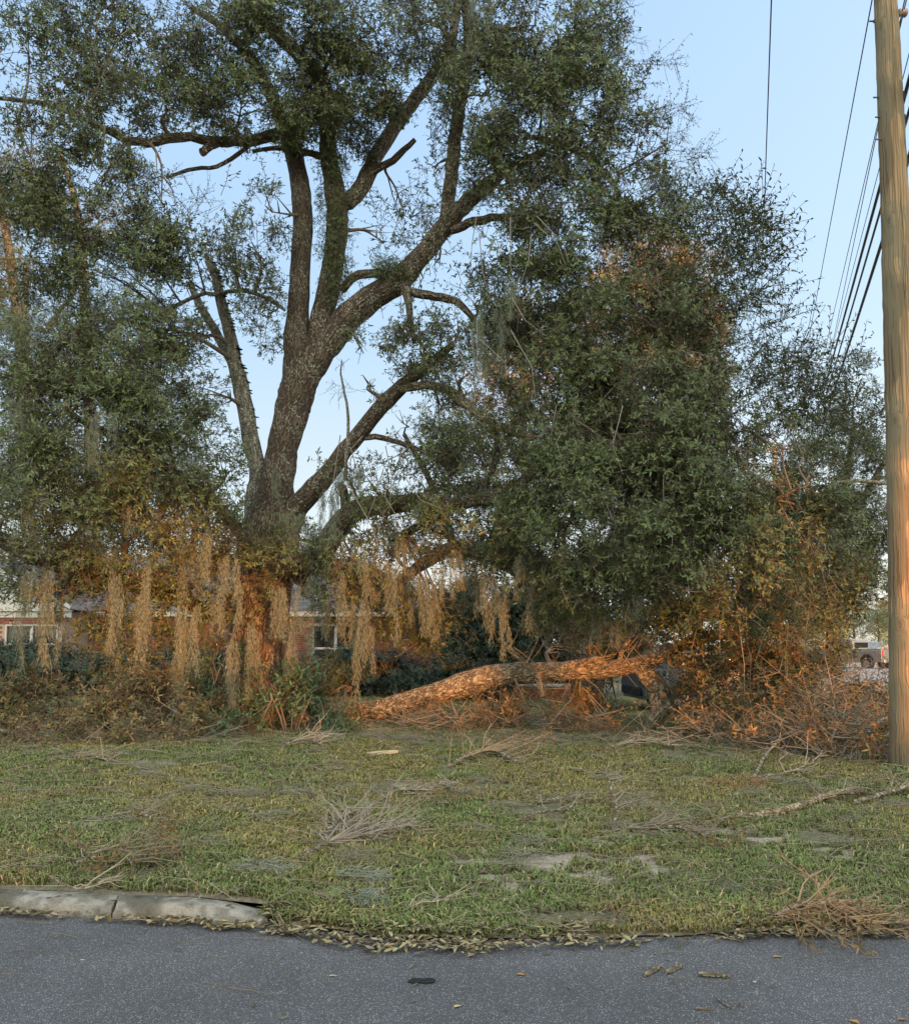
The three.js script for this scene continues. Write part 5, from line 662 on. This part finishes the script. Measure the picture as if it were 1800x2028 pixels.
{
  const paint = new THREE.MeshPhysicalMaterial({ color: lin(.16, .165, .17), roughness: .35, metalness: .5, clearcoat: 1, clearcoatRoughness: .1 });
  const p = G(1712, 1325), T = thing('pickup_truck', p, 'grey crew-cab pickup truck parked on the far street', 'truck'); T.position.x -= .9; T.rotation.y = 2.1;
  // x forward, z across
  mesh('body', extr([[-2.75, .55], ...arch(-1.75, .5, .55), ...arch(1.75, .5, .55), [2.8, .55], [2.85, .95], [2.7, 1.2], [1.25, 1.28], [-2.75, 1.28]], 1.95), paint, T);
  const cab = mesh('cab', extr([[-.75, 1.27], [1.35, 1.27], [.65, 1.88], [-.5, 1.92], [-.68, 1.86]], 1.72, .06), paint, T);
  mesh('rear_window', box(.02, .34, 1.3, -.80, 1.6, 0), M.glass, cab).rotation.z = .02;
  for (const s of [-1, 1]) { mesh('side_window', extr([[-.5, 1.36], [.15, 1.36], [.15, 1.78], [-.45, 1.78]], .03, .005).translate(0, 0, s * .875), M.glass, cab); mesh('side_window', extr([[.22, 1.36], [1.0, 1.36], [.6, 1.78], [.22, 1.78]], .03, .005).translate(0, 0, s * .875), M.glass, cab); mesh('tail_light', box(.05, .34, .16, -2.80, 1.06, s * .86, .01), S({ color: lin(.35, .02, .015), roughness: .25 }), T); mesh('mirror', box(.14, .16, .16, .95, 1.42, s * 1.04, .03), M.rubber, T); wheelAt(T, -1.75, .40, s * .86, .40, .26); wheelAt(T, 1.75, .40, s * .86, .40, .26); }
  mesh('tailgate', box(.05, .46, 1.5, -2.79, .98, 0, .02), paint, T); mesh('rear_bumper', box(.16, .2, 1.8, -2.86, .56, 0, .04), S({ color: lin(.4, .4, .42), roughness: .3, metalness: .9 }), T); mesh('bed_rim', mergeGeometries([box(1.9, .05, .1, -1.78, 1.31, .9), box(1.9, .05, .1, -1.78, 1.31, -.9)]), M.rubber, T);
  const cp2 = new THREE.MeshPhysicalMaterial({ color: lin(.07, .09, .11), roughness: .5, metalness: .2, clearcoat: .3, clearcoatRoughness: .3 });
  const c = V(W(1430, 1277, 20.5).x, 0, -20.5), C = thing('parked_car', c, 'blue-grey car half hidden behind the fallen crown', 'car');
  const yes = C; yes.rotation.y = .08;
  mesh('body', extr([[-2.2, .38], ...arch(-1.35, .38, .38), ...arch(1.4, .38, .38), [2.2, .38], [2.25, .7], [2.0, .88], [1.1, .98], [-1.55, 1.02], [-2.15, .98], [-2.25, .7]], 1.78), cp2, C);
  const gh = mesh('cabin', extr([[-1.75, 1.0], [1.05, .97], [.3, 1.42], [-.9, 1.46], [-1.3, 1.40]], 1.46, .1), cp2, C);
  for (const s of [-1, 1]) { mesh('side_window', extr([[-1.25, 1.05], [-.3, 1.05], [-.3, 1.36], [-.9, 1.37]], .03, .005).translate(0, 0, s * .735), M.glass, gh); mesh('side_window', extr([[-.2, 1.05], [.72, 1.05], [.25, 1.35], [-.2, 1.36]], .03, .005).translate(0, 0, s * .735), M.glass, gh); mesh('tail_light', box(.08, .14, .3, -2.22, .84, s * .7, .02), S({ color: lin(.5, .02, .04), roughness: .2 }), C); wheelAt(C, -1.35, .31, s * .78, .31, .2); wheelAt(C, 1.4, .31, s * .78, .31, .2); mesh('door_handle', box(.16, .03, .03, -.55, .9, s * .9, .01), M.metal, C); }
  mesh('rear_bumper', box(.12, .2, 1.6, -2.25, .52, 0, .04), M.rubber, C);
}
// ------------------------------------------------------------------ far street, verge, roofs and woods
{
  const p = [[10.5, -44], [16, -30], [70, -50], [130, -95], [60, -79], [16, -66]].map(([x, z]) => new THREE.Vector2(x, -z)), g = new THREE.ShapeGeometry(new THREE.Shape(p)).rotateX(-Math.PI / 2); g.translate(0, .09, 0);
  const pos = g.attributes.position, uv = g.attributes.uv; for (let i = 0; i < pos.count; i++) uv.setXY(i, pos.getX(i) / 5, pos.getZ(i) / 5);
  tag(mesh('far_street', g, S({ map: tex(256, 256, (u, v, o) => { const n = fbm(u * 30, v * 30, 171, 3, 30, 30); set3(o, mix3([.30, .28, .27], [.40, .37, .35], n)); }, true), roughness: .95 })), null, null, null, 'structure');
  const house = (px0, px1, D, yTop, yEave, label) => { const a = W(px0, yEave, D), b = W(px1, yEave, D), t = W(px0, yTop, D), w = b.x - a.x, o = thing('far_house', V((a.x + b.x) / 2, 0, -D), label, 'house'); const h = a.y, rg = t.y - a.y; mesh('wall', box(w - .6, h, 6, 0, h / 2, -3), S({ color: lin(.42, .36, .32), roughness: .9 }), o); const s = extr([[-w / 2, h + .005], [w / 2, h + .005], [w / 2 - 2.5, h + rg], [-w / 2 + 2.5, h + rg]], 6.8, .02); s.translate(0, 0, -3); mesh('roof', s, S({ color: lin(.26, .26, .28), roughness: .9 }), o); mesh('fascia', box(w + .05, .25, .06, 0, h - .13, .46), M.white, o); for (const x of [-w / 4, w / 5]) { const f = mesh('window', box(1.2, 1.1, .06, x, h * .52, .035), M.white, o); mesh('pane', box(1.0, .9, .03, x, h * .52, .06), M.glass, f); } const d = mesh('door', box(.95, 2, .06, w / 20, 1, .035), S({ color: lin(.18, .09, .06), roughness: .6 }), o); mesh('handle', box(.06, .06, .06, w / 20 + .36, 1, .08), M.metal, d); };
  house(1722, 1880, 88, 1271, 1288, 'far house with long grey roof beyond the pickup');
  const far = (name, label, px, D, w, h, lo, seed, tint, group) => { const b = V(W(px, 1277, D).x, 0, -D), T = tree(name, b, label, 'tree', group), r = rng(seed); const trunk = new MB(); trunk.tube([b, b.clone().add(V(.1, h * .4, 0)), b.clone().add(V(-.1, h * .8, 0))], [h * .03, h * .022, h * .008], 8, {}); trunk.build('trunk', M.bark, T.o); for (let k = 0; k < 9; k++) { const a = r() * 6.283, q = r(); clump(T, px + Math.cos(a) * w * .6 * q * F / D, 1277 - ((lo + (h - lo) * rr(r, .15, .95)) - EYE) * F / D, w * .42 * F / D, (h - lo) * .22 * F / D, D + Math.sin(a) * w * .4, .16, { stem: false, scale: 2.6, tint }); } finish(T); };
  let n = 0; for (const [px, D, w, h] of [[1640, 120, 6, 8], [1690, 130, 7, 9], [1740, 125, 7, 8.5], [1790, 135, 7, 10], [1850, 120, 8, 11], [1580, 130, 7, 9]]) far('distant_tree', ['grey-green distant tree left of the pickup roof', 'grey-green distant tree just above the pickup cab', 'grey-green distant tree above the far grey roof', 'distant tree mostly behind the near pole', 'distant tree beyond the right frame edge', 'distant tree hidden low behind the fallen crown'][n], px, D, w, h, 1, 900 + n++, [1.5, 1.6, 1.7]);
  far('verge_bush', 'bright green bush on the far verge left of the pickup', 1652, 74, 1.6, 2.2, .1, 951, [1.8, 2.0, 1.2]); far('verge_bush', 'green bush on the far verge right of the pickup', 1768, 80, 2, 2.4, .1, 952, [1.6, 1.8, 1.2]);
  // woods and gardens behind the house, filling low gaps
  n = 0; for (const [px, D, w, h, lb] of [[-60, 44, 5, 10, 'backyard tree beyond the left gable'], [90, 46, 5, 9, 'backyard tree above the gable slope'], [240, 42, 5, 11, 'backyard tree behind the roof left of the trunk'], [380, 44, 5, 10, 'backyard tree seen left of the main stem'], [700, 48, 4, 5.5, 'low backyard tree behind the right window'], [1120, 42, 5, 9, 'backyard tree behind the tall shrubs'], [1240, 46, 5, 11, 'backyard tree below the rust-leaved tree'], [1380, 44, 5, 11, 'backyard tree behind the drooping right crown'], [1490, 48, 5, 10, 'backyard tree below the far crossarm'], [1580, 50, 5, 8, 'backyard tree left of the dark roadside tree']]) far('backyard_tree', lb, px, D, w, h, 1.2, 960 + n++, [1, 1.05, 1.05]);
  // shade trees and a hedge across the road, behind the camera: they let the setting sun through only between crowns and hedge
  n = 0; for (const [x, z, w, h, lo] of [[2.0, 21, 6.3, 23, 2.6], [10.5, 25, 7, 16, 5.65], [18.6, 22.6, 6.6, 16, 6.7], [25, 22, 7, 16, 6.2], [32, 26, 7, 17, 6.5], [8, 34, 7.5, 23, 7.9], [18, 36, 8, 21, 8.0], [13.3, 19.5, 2.5, 12, 4.2], [18.3, 19.5, 2.3, 12, 4.2]]) {
    const b = V(x, 0, z), T = tree('shade_oak', b, ['low-branched oak at the left end of the row across the road', 'broad oak across the road facing the standing trunk', 'broad oak across the road facing the utility pole', 'broad oak across the road right of the pole line', 'oak at the right end of the row across the road', 'tall back-row oak across the road on the left', 'tall back-row oak across the road on the right', 'young slim oak across the road facing the fallen log', 'young slim oak across the road facing the brush heaps'][n], 'tree', 'oaks across the road'), r = rng(1300 + n++), tr = new MB(); tr.tube([b, b.clone().add(V(.1, 2.5, 0)), b.clone().add(V(-.1, h * .6, .2))], [.06 * w, .05 * w, .018 * w], 12, {}); tr.build('trunk', M.bark, T.o);
    const cl = new Cloud(SPRAY, M.leaf), N = 8200; for (let k = 0; k < N; k++) { const q = sphere(r), l = q.length(); const e = V(q.x * w * .8, 0, q.z * w * .6), cy = (lo + h) / 2, hh = (h - lo) / 2; e.y = cy + q.y * hh + (q.y < 0 ? .5 * Math.abs(q.x) : 0); cl.add(e.add(b), sphere(r).normalize(), rr(r, 1.6, 2.6), r); } cl.build('foliage', T.o, b);
  }
  const hb = V(14, 0, 13.5), hd = tree('boundary_hedge', hb, 'long clipped hedge across the road', 'hedge'), r = rng(1400); hd.cloud = new Cloud(SMALL, M.leaf); for (let k = 0; k < 19000; k++) { const hx = rr(r, -8, 34); hd.cloud.add(V(hx, rr(r, .05, hx < 5.3 ? 2.3 : 1.3) + .35 * fbm(k * .013, 1, 3, 2), rr(r, 13, 14)), sphere(r).add(V(0, .5, 0)).normalize(), rr(r, 1, 1.7), r); } for (let k = 0; k < 30; k++) { const x = -6 + k * 1.35; hd.twigs.tube([V(x, 0, 13.5), V(x + .1, .5, 13.45), V(x, 1, 13.5)], [.03, .02, .01], 5, { caps: false, color: TWIGC }); } finish(hd);
}

// ------------------------------------------------------------------ fallen branches, moss clumps and scraps on the lawn and road
const gnd = (px, py) => { const g = G(px, py, .05); const z = g.z, x = g.x; g.y = z < edgeZ(x) ? lawnY(x, z) : 0; return g; };
function fallen(label, ctrl, o = {}) {   // ctrl: px, py on the ground, radius in px, height above the ground
  const P = ctrl.map(([x, y, q, h = 0]) => { const g = gnd(x, y), D = -g.z; g.y += h + q * D / F; return g; }), rad = ctrl.map(([x, y, q]) => q * -gnd(x, y).z / F), r = rng(Math.floor(ctrl[0][0] * 13 + ctrl[0][1] * 7));
  const T = thing('fallen_branch', P[0].clone().setY(gnd(ctrl[0][0], ctrl[0][1]).y), label, o.cat ?? 'branch', o.group ?? 'fallen branches on the lawn');
  const cv = new THREE.CatmullRomCurve3(P, false, 'centripetal'), n = Math.max(8, Math.ceil(cv.getLength() / .05)), pts = cv.getPoints(n), rs = pts.map((_, k) => { const f = k / n * (P.length - 1), q = Math.min(P.length - 2, Math.floor(f)); return (rad[q] + (rad[q + 1] - rad[q]) * (f - q)) * rr(r, .88, 1.12); });
  for (let k = 1; k < n; k++) pts[k].add(V(rr(r, -.006, .006), rr(r, -.003, .006), rr(r, -.008, .008)));
  const mb = new MB(), col = o.color ?? [1, 1, 1]; mb.tube(pts, rs, o.seg ?? 8, { color: col, capColor: [1.8, 1.5, 1.2], ur: rad[0] }); mb.build('branch', o.mat ?? M.barkLog, T);
  const tw = new MB(), cl = new Cloud(o.geos ?? DRYSPRAY, M.dryLeaf), dirs = o.dir ? V(...o.dir).normalize() : P[P.length - 1].clone().sub(P[0]).normalize();
  for (let k = 0; k < (o.forks ?? 10); k++) {
    const s = pts[Math.floor(rr(r, o.from ?? .35, 1) * n)], L = rr(r, .12, o.len ?? .5), sp = o.spread ?? .9, d = dirs.clone().add(V(rr(r, -sp, sp), rr(r, -.05, o.up ?? .4), rr(r, -sp, sp) * .8)).normalize(), e = s.clone().addScaledVector(d, L * rr(r, .35, .6)).add(V(rr(r, -.2, .2), rr(r, -.05, .12), rr(r, -.2, .2)).multiplyScalar(L)), f = s.clone().addScaledVector(d.add(V(rr(r, -.6, .6), rr(r, -.3, .2), rr(r, -.6, .6))).normalize(), L);
    for (const q of [e, f]) q.y = Math.max(q.y, (q.z < edgeZ(q.x) ? lawnY(q.x, q.z) : 0) + .008);
    const w = clamp(rs[rs.length - 1] * 1.1, .0025, .006) * rr(r, .7, 1.2); tw.tube([s, e, f], [w, w * .75, w * .4], 5, { caps: false, color: o.twigColor ?? [.31, .25, .18] });
    for (let j = 0; j < (o.sub ?? 2); j++) { const a = e.clone().lerp(f, r()), b = a.clone().add(d.clone().multiplyScalar(L * .3)).add(V(rr(r, -.12, .12), rr(r, -.04, .1), rr(r, -.12, .12)).multiplyScalar(L * 2)); b.y = Math.max(b.y, (b.z < edgeZ(b.x) ? lawnY(b.x, b.z) : 0) + .006); tw.tube([a, b], [w * .5, w * .22], 4, { caps: false, color: o.twigColor ?? [.31, .25, .18] }); }
    if (r() < (o.leaves ?? .3)) cl.add(f.clone().add(V(0, .01, 0)), d.clone().setY(Math.max(.05, d.y)).normalize(), rr(r, .35, .6), r);
  }
  if (tw.count) tw.build('twigs', M.twig, T, 'stuff'); cl.build('dry_leaves', T, T.position); return T;
}
fallen('bleached forked branch with a fan of grey twigs in mid lawn', [[582, 1732, 6, 0], [620, 1706, 6.5, .01], [660, 1686, 5, .02], [700, 1672, 3, .03], [760, 1655, 2, .05]], { forks: 60, len: .85, spread: 1.0, up: .16, sub: 4, leaves: .06, from: .4, twigColor: [.36, .29, .23] });
fallen('second stem of bleached wood curving up from the grey twig fan', [[640, 1695, 4, .02], [652, 1670, 4, .03], [672, 1652, 3, .06], [700, 1632, 2, .08]], { forks: 12, len: .5, leaves: 0, from: .5, twigColor: [.34, .28, .2] });
fallen('long orange-barked branch with dead leaves near the utility pole', [[1458, 1629, 6, .01], [1510, 1628, 7.5, .01], [1560, 1620, 7.5, .02], [1620, 1602, 7, .04], [1665, 1592, 6.5, .06], [1710, 1588, 5, .05]], { forks: 14, len: .5, leaves: .75, from: .6, seg: 12, geos: MIXSPRAY, color: [1.25, 1.1, 1] });
fallen('pale fork of twigs running off the right side past the orange-barked branch', [[1690, 1604, 4, .03], [1740, 1592, 4, .05], [1800, 1580, 3.5, .08], [1850, 1570, 3, .1]], { forks: 26, len: .6, leaves: .1, from: .4, spread: .5, twigColor: [.40, .29, .19] });
fallen('orange tangle of thin twigs and curled leaves at the road edge on the right', [[1500, 1806, 5, .01], [1545, 1812, 5, .02], [1590, 1800, 5, .05], [1650, 1812, 4, .06], [1700, 1838, 3, .02]], { forks: 60, len: .42, leaves: .3, from: .2, spread: 1.2, up: .22, sub: 4, twigColor: [.42, .27, .15], color: [1.2, 1, .9] });
fallen('green-grey twig lying along the grass edge left of the orange tangle', [[1380, 1810, 2.5, .01], [1440, 1806, 3, .01], [1500, 1812, 3, .01], [1560, 1830, 2.5, .01]], { forks: 12, len: .3, leaves: .2 });
fallen('bare forked stick with yellowed leaves above the kerb joint', [[128, 1690, 4, .02], [150, 1700, 3.5, .03], [180, 1728, 2.5, .04], [205, 1736, 2, .02]], { forks: 12, len: .35, leaves: .5, geos: DRYSPRAY, twigColor: [.42, .34, .2] });
fallen('leafy dead branch draped over the kerb', [[150, 1762, 3, .10], [200, 1745, 3.5, .13], [240, 1738, 3, .12], [262, 1752, 2.5, .06]], { forks: 20, len: .36, leaves: 1, from: .1, twigColor: [.27, .21, .14] });
fallen('thin bare stick lying in the gutter by the kerb', [[110, 1778, 2, .05], [160, 1786, 2.2, .04], [215, 1772, 2, .05]], { forks: 8, len: .3, leaves: .15, twigColor: [.40, .34, .24] });
fallen('arching dead twig on the left lawn', [[200, 1655, 2, .02], [240, 1646, 2.2, .05], [275, 1645, 2, .05], [322, 1658, 1.6, .02]], { forks: 10, len: .3, leaves: .35 });
fallen('long thin twig lying on the left lawn towards the kerb', [[252, 1700, 2, .02], [300, 1706, 2, .03], [345, 1726, 1.8, .02], [356, 1738, 1.4, .01]], { forks: 8, len: .25, leaves: .1 });
fallen('spidery pale root-like twig with orange-brown leaves in mid lawn', [[772, 1563, 3, .02], [790, 1575, 4, .03], [830, 1578, 4, .05], [870, 1562, 3, .05], [900, 1580, 2.5, .03]], { forks: 30, len: .6, leaves: .45, from: .1, spread: 1.3, twigColor: [.42, .33, .23] });
fallen('straight broken stick across the grass left of the spidery twig', [[632, 1590, 3.5, .01], [660, 1592, 3.5, .01], [676, 1593, 3, .01]], { forks: 2, len: .2, leaves: 0 });
fallen('brown leafy branch pile in mid lawn below the log', [[880, 1530, 3, .03], [930, 1510, 4, .06], [970, 1500, 4, .06], [1025, 1518, 3, .03]], { forks: 40, len: .7, leaves: .65, from: .05, spread: 1.1, twigColor: [.38, .28, .18] });
fallen('pale curved stick with twigs right of the brown leafy pile', [[1005, 1640, 2, .01], [1060, 1620, 2.4, .02], [1120, 1614, 2.4, .02], [1142, 1588, 4, .02]], { forks: 8, len: .4, leaves: .1 });
fallen('flat weathered stick of bark in the right lawn', [[1060, 1596, 5, 0], [1110, 1592, 5.5, 0], [1142, 1588, 5, 0]], { forks: 1, len: .2, leaves: 0 });
fallen('hooked bare twig standing in the grass', [[1212, 1648, 3, .01], [1222, 1630, 3, .08], [1210, 1605, 2.4, .18], [1198, 1570, 1.6, .25]], { forks: 10, len: .5, leaves: .1, up: .2 });
fallen('brown twig heap by the sandy bare patch', [[1220, 1652, 3, .02], [1290, 1650, 3.5, .04], [1350, 1656, 3, .05], [1420, 1670, 2.4, .02]], { forks: 38, len: .5, leaves: .35, from: .05, spread: 1.1 });
fallen('branching pale twig rising from the red-brown moss clump', [[1490, 1552, 3, .02], [1515, 1520, 3, .12], [1545, 1498, 2.4, .2], [1580, 1470, 1.6, .3]], { forks: 14, len: .6, leaves: .2, twigColor: [.48, .36, .26], up: .3 });
fallen('thin forked twig flat on the lawn behind the red-brown moss clump', [[1500, 1545, 2.4, .02], [1550, 1540, 2.6, .04], [1590, 1530, 2, .06], [1640, 1505, 1.6, .1]], { forks: 14, len: .5, leaves: .15, twigColor: [.46, .36, .27] });
fallen('long slim stick pointing to the log in the upper lawn', [[965, 1484, 2.4, .02], [1000, 1505, 2.8, .02], [1028, 1517, 2.4, .01]], { forks: 5, len: .4, leaves: .1 });
fallen('twig with curled leaves at the grass edge above the road middle', [[960, 1806, 2, .01], [1010, 1826, 2.6, .01], [1060, 1832, 2.6, .01], [1120, 1830, 2.2, .01]], { forks: 9, len: .25, leaves: .3 });
fallen('dry forked stick at the road edge between leaf drift and sand', [[790, 1822, 2, .01], [800, 1806, 2.4, .02], [830, 1796, 2.6, .03], [900, 1788, 2, .02]], { forks: 8, len: .3, leaves: .1, twigColor: [.46, .38, .28] });
fallen('tan twig bundle below the brown brush at the left edge of the lawn', [[100, 1528, 2.4, .02], [160, 1520, 2.6, .03], [220, 1530, 2, .03]], { forks: 26, len: .5, leaves: .1, from: .1, spread: 1.2, twigColor: [.34, .28, .2] });
fallen('grey twig tangle in front of the trunk shrubs', [[560, 1500, 2.4, .03], [600, 1490, 2.6, .08], [640, 1500, 2, .06]], { forks: 24, len: .6, leaves: .15, from: .1, spread: 1.1, twigColor: [.42, .34, .26] });
fallen('tan twig sprawl on the lawn under the bent limb', [[1200, 1490, 2.4, .03], [1260, 1480, 2.6, .08], [1330, 1488, 2, .05]], { forks: 34, len: .7, leaves: .1, from: .1, spread: 1.2, twigColor: [.46, .36, .26] });
// short bits on the road
const chunk = (name, label, x0, y0, x1, y1, q, cat, mat, group) => { const a = G(x0, y0), b = G(x1, y1), r = rng(x0 * 3 + y0), rad = q * -a.z / F, pts = [], rs = []; for (let k = 0; k <= 8; k++) { pts.push(a.clone().lerp(b, k / 8).add(V(0, rad * .95 + .002, rr(r, -.003, .003)))); rs.push(rad * rr(r, .75, 1.1) * (k === 0 || k === 8 ? .8 : 1)); } const T = thing(name, a, label, cat, group), m = new MB(); m.tube(pts, rs, 9, { capColor: [2, 1.6, 1.2], ur: rad }); m.build('bark', mat, T); const e = new MB(); e.tube([pts[8], pts[8].clone().add(b.clone().sub(a).normalize().multiplyScalar(.004))], [rs[8] * .8, rs[8] * .7], 9, { color: [1, 1, 1] }); e.build('broken_end', M.cutWood, T); };
chunk('stick_piece', 'short thick broken stick on the road, left of the pair', 1276, 1936, 1308, 1919, 4.6, 'stick', M.barkLog, 'broken sticks on the road'); chunk('stick_piece', 'short thick broken stick on the road, right of the pair', 1318, 1931, 1350, 1917, 4.6, 'stick', M.barkLog, 'broken sticks on the road'); chunk('stick_piece', 'longest broken stick on the road, right of the stick pair', 1384, 1934, 1442, 1938, 4.6, 'stick', M.barkLog, 'broken sticks on the road');
chunk('twig_piece', 'thin curved twig on the road below the sandy patch', 1378, 1848, 1464, 1866, 2.2, 'twig', M.barkLog, 'thin twigs on the road'); chunk('twig_piece', 'thin pale twig with a leaf on the road left of the curved twig', 1232, 1876, 1290, 1864, 2, 'twig', M.barkLog, 'thin twigs on the road'); chunk('twig_piece', 'thin tan twig on the road near the grass edge, left of centre right', 1020, 1866, 1072, 1856, 2, 'twig', M.barkLog, 'thin twigs on the road'); chunk('twig_piece', 'thin brown twig near the bottom edge of the road', 1418, 1982, 1450, 2000, 1.8, 'twig', M.barkLog, 'thin twigs on the road'); chunk('twig_piece', 'short reddish twig near the bottom of the road', 1378, 2000, 1410, 2001, 2, 'twig', M.barkLog, 'thin twigs on the road');
{
  const leaf = (label, px, py, L, w, c, turn) => { const p = G(px, py), mb = new MB(); mb.leaf(V(-L / 2, .006, 0), V(1, 0, 0), Y, L, w, c, .12); mb.tube([V(-L / 2, .006, 0), V(-L / 2 - .012, .004, .003)], [.0012, .001], 4, { color: [.3, .22, .1] }); const m = mesh('fallen_leaf', mb.geo(), M.dryLeaf); m.position.copy(p); m.rotation.y = turn; tag(m, label, 'leaf', 'single leaves on the road'); };
  leaf('pale yellow leaf lying alone near the bottom edge of the road', 906, 1994, .05, .026, [.55, .45, .18], .9); leaf('small orange leaf on the road right of the dark rubber scrap', 1032, 1931, .045, .028, [.50, .24, .08], .2); leaf('orange leaf at the bottom edge of the road on the right', 1690, 2024, .06, .03, [.5, .26, .08], 2); leaf('red-brown leaf in the lower right corner of the road', 1786, 2020, .05, .03, [.35, .16, .08], .4); leaf('curled brown leaf on the road below the orange twig tangle', 1540, 1896, .07, .03, [.38, .24, .12], .3); leaf('pale leaf on the road between the sticks and the right side', 1494, 1946, .04, .022, [.5, .45, .34], 1.2); leaf('light tan leaf on the road left of the dark scrap', 660, 1934, .05, .022, [.45, .38, .26], .4); leaf('tiny white leaf on the left of the road', 164, 1903, .03, .02, [.6, .56, .45], .7);
  const p = G(835, 1945), g = new THREE.Shape(); [[-.06, -.008], [-.03, -.024], [-.01, -.012], [.02, -.024], [.055, -.014], [.062, .008], [.03, .022], [.005, .01], [-.04, .02]].forEach(([x, y], k) => k ? g.lineTo(x, y) : g.moveTo(x, y)); const e = new THREE.ExtrudeGeometry(g, { depth: .006, bevelEnabled: true, bevelSize: .004, bevelThickness: .003, bevelSegments: 2 }).rotateX(-Math.PI / 2); const m = mesh('rubber_scrap', e, S({ color: lin(.012, .012, .013), roughness: .6 })); m.position.copy(p).add(V(0, .003, 0)); tag(m, 'flattened black rubber scrap lying on the road', 'scrap');
  // fallen moss clumps on the lawn
  const clumpOf = (label, px, py, w, h, c, seed) => { const p = gnd(px, py), r = rng(seed), mb = new MB(), D = -p.z, A = w * D / F; for (let s = 0; s < 240; s++) { let a = r() * 6.283; const q = Math.sqrt(r()); let t = V(Math.cos(a) * A * q, rr(r, .005, h * (1.05 - q * q * .8)), Math.sin(a) * A * .6 * q); const pts = [t]; for (let k = 0; k < 6; k++) { a += rr(r, -.9, .9); t = t.clone().add(V(Math.cos(a) * .03, rr(r, -.015, .012), Math.sin(a) * .03)); t.y = clamp(t.y, .004, h * 1.2); pts.push(t); } mb.tube(pts, pts.map((_, k) => .0022 - k * .0002), 3, { caps: false, color: mix3(c, [c[0] * 1.5, c[1] * 1.5, c[2] * 1.5], r()) }); } const m = mesh('moss_clump', mb.geo(), M.moss); m.position.copy(p); tag(m, label, 'moss', 'moss clumps on the lawn'); };
  clumpOf('red-brown matted moss clump on the lawn left of the utility pole', 1466, 1558, 62, .11, [.34, .19, .11], 1); clumpOf('grey moss clump below the bleached twig fan', 708, 1745, 40, .09, [.27, .28, .22], 2); clumpOf('pale grey moss clump right of the kerb end', 512, 1745, 36, .07, [.27, .28, .22], 3); clumpOf('grey moss clump in mid lawn among curved twigs', 1265, 1605, 40, .09, [.30, .27, .21], 4); clumpOf('wide pale moss mat before the trunk shrubs', 300, 1535, 46, .06, [.28, .27, .22], 5); clumpOf('grey-green moss mat at the left of the lawn', 160, 1665, 30, .06, [.26, .28, .22], 6); clumpOf('small tan moss clump near the brown brush at left', 175, 1515, 20, .08, [.36, .28, .20], 7); clumpOf('grey moss mat before the leaf drift', 700, 1780, 50, .06, [.26, .28, .23], 8);
  const wp = gnd(757, 1508), ch = new THREE.Shape([[-.2, 0], [-.12, -.035], [.08, -.03], [.2, .0], [.12, .035], [-.05, .045]].map(([a, b]) => new THREE.Vector2(a, b))); const ce = new THREE.ExtrudeGeometry(ch, { depth: .025, bevelEnabled: true, bevelSize: .01, bevelThickness: .008, bevelSegments: 2 }).rotateX(-Math.PI / 2); const cm = mesh('wood_slab', ce, S({ color: lin(.62, .46, .28), roughness: .9 })); cm.position.copy(wp).add(V(0, .045, 0)); cm.rotation.set(.08, .12, .05); tag(cm, 'pale freshly split wood slab lying on the upper lawn', 'wood');
}
renderer.render(scene, camera);
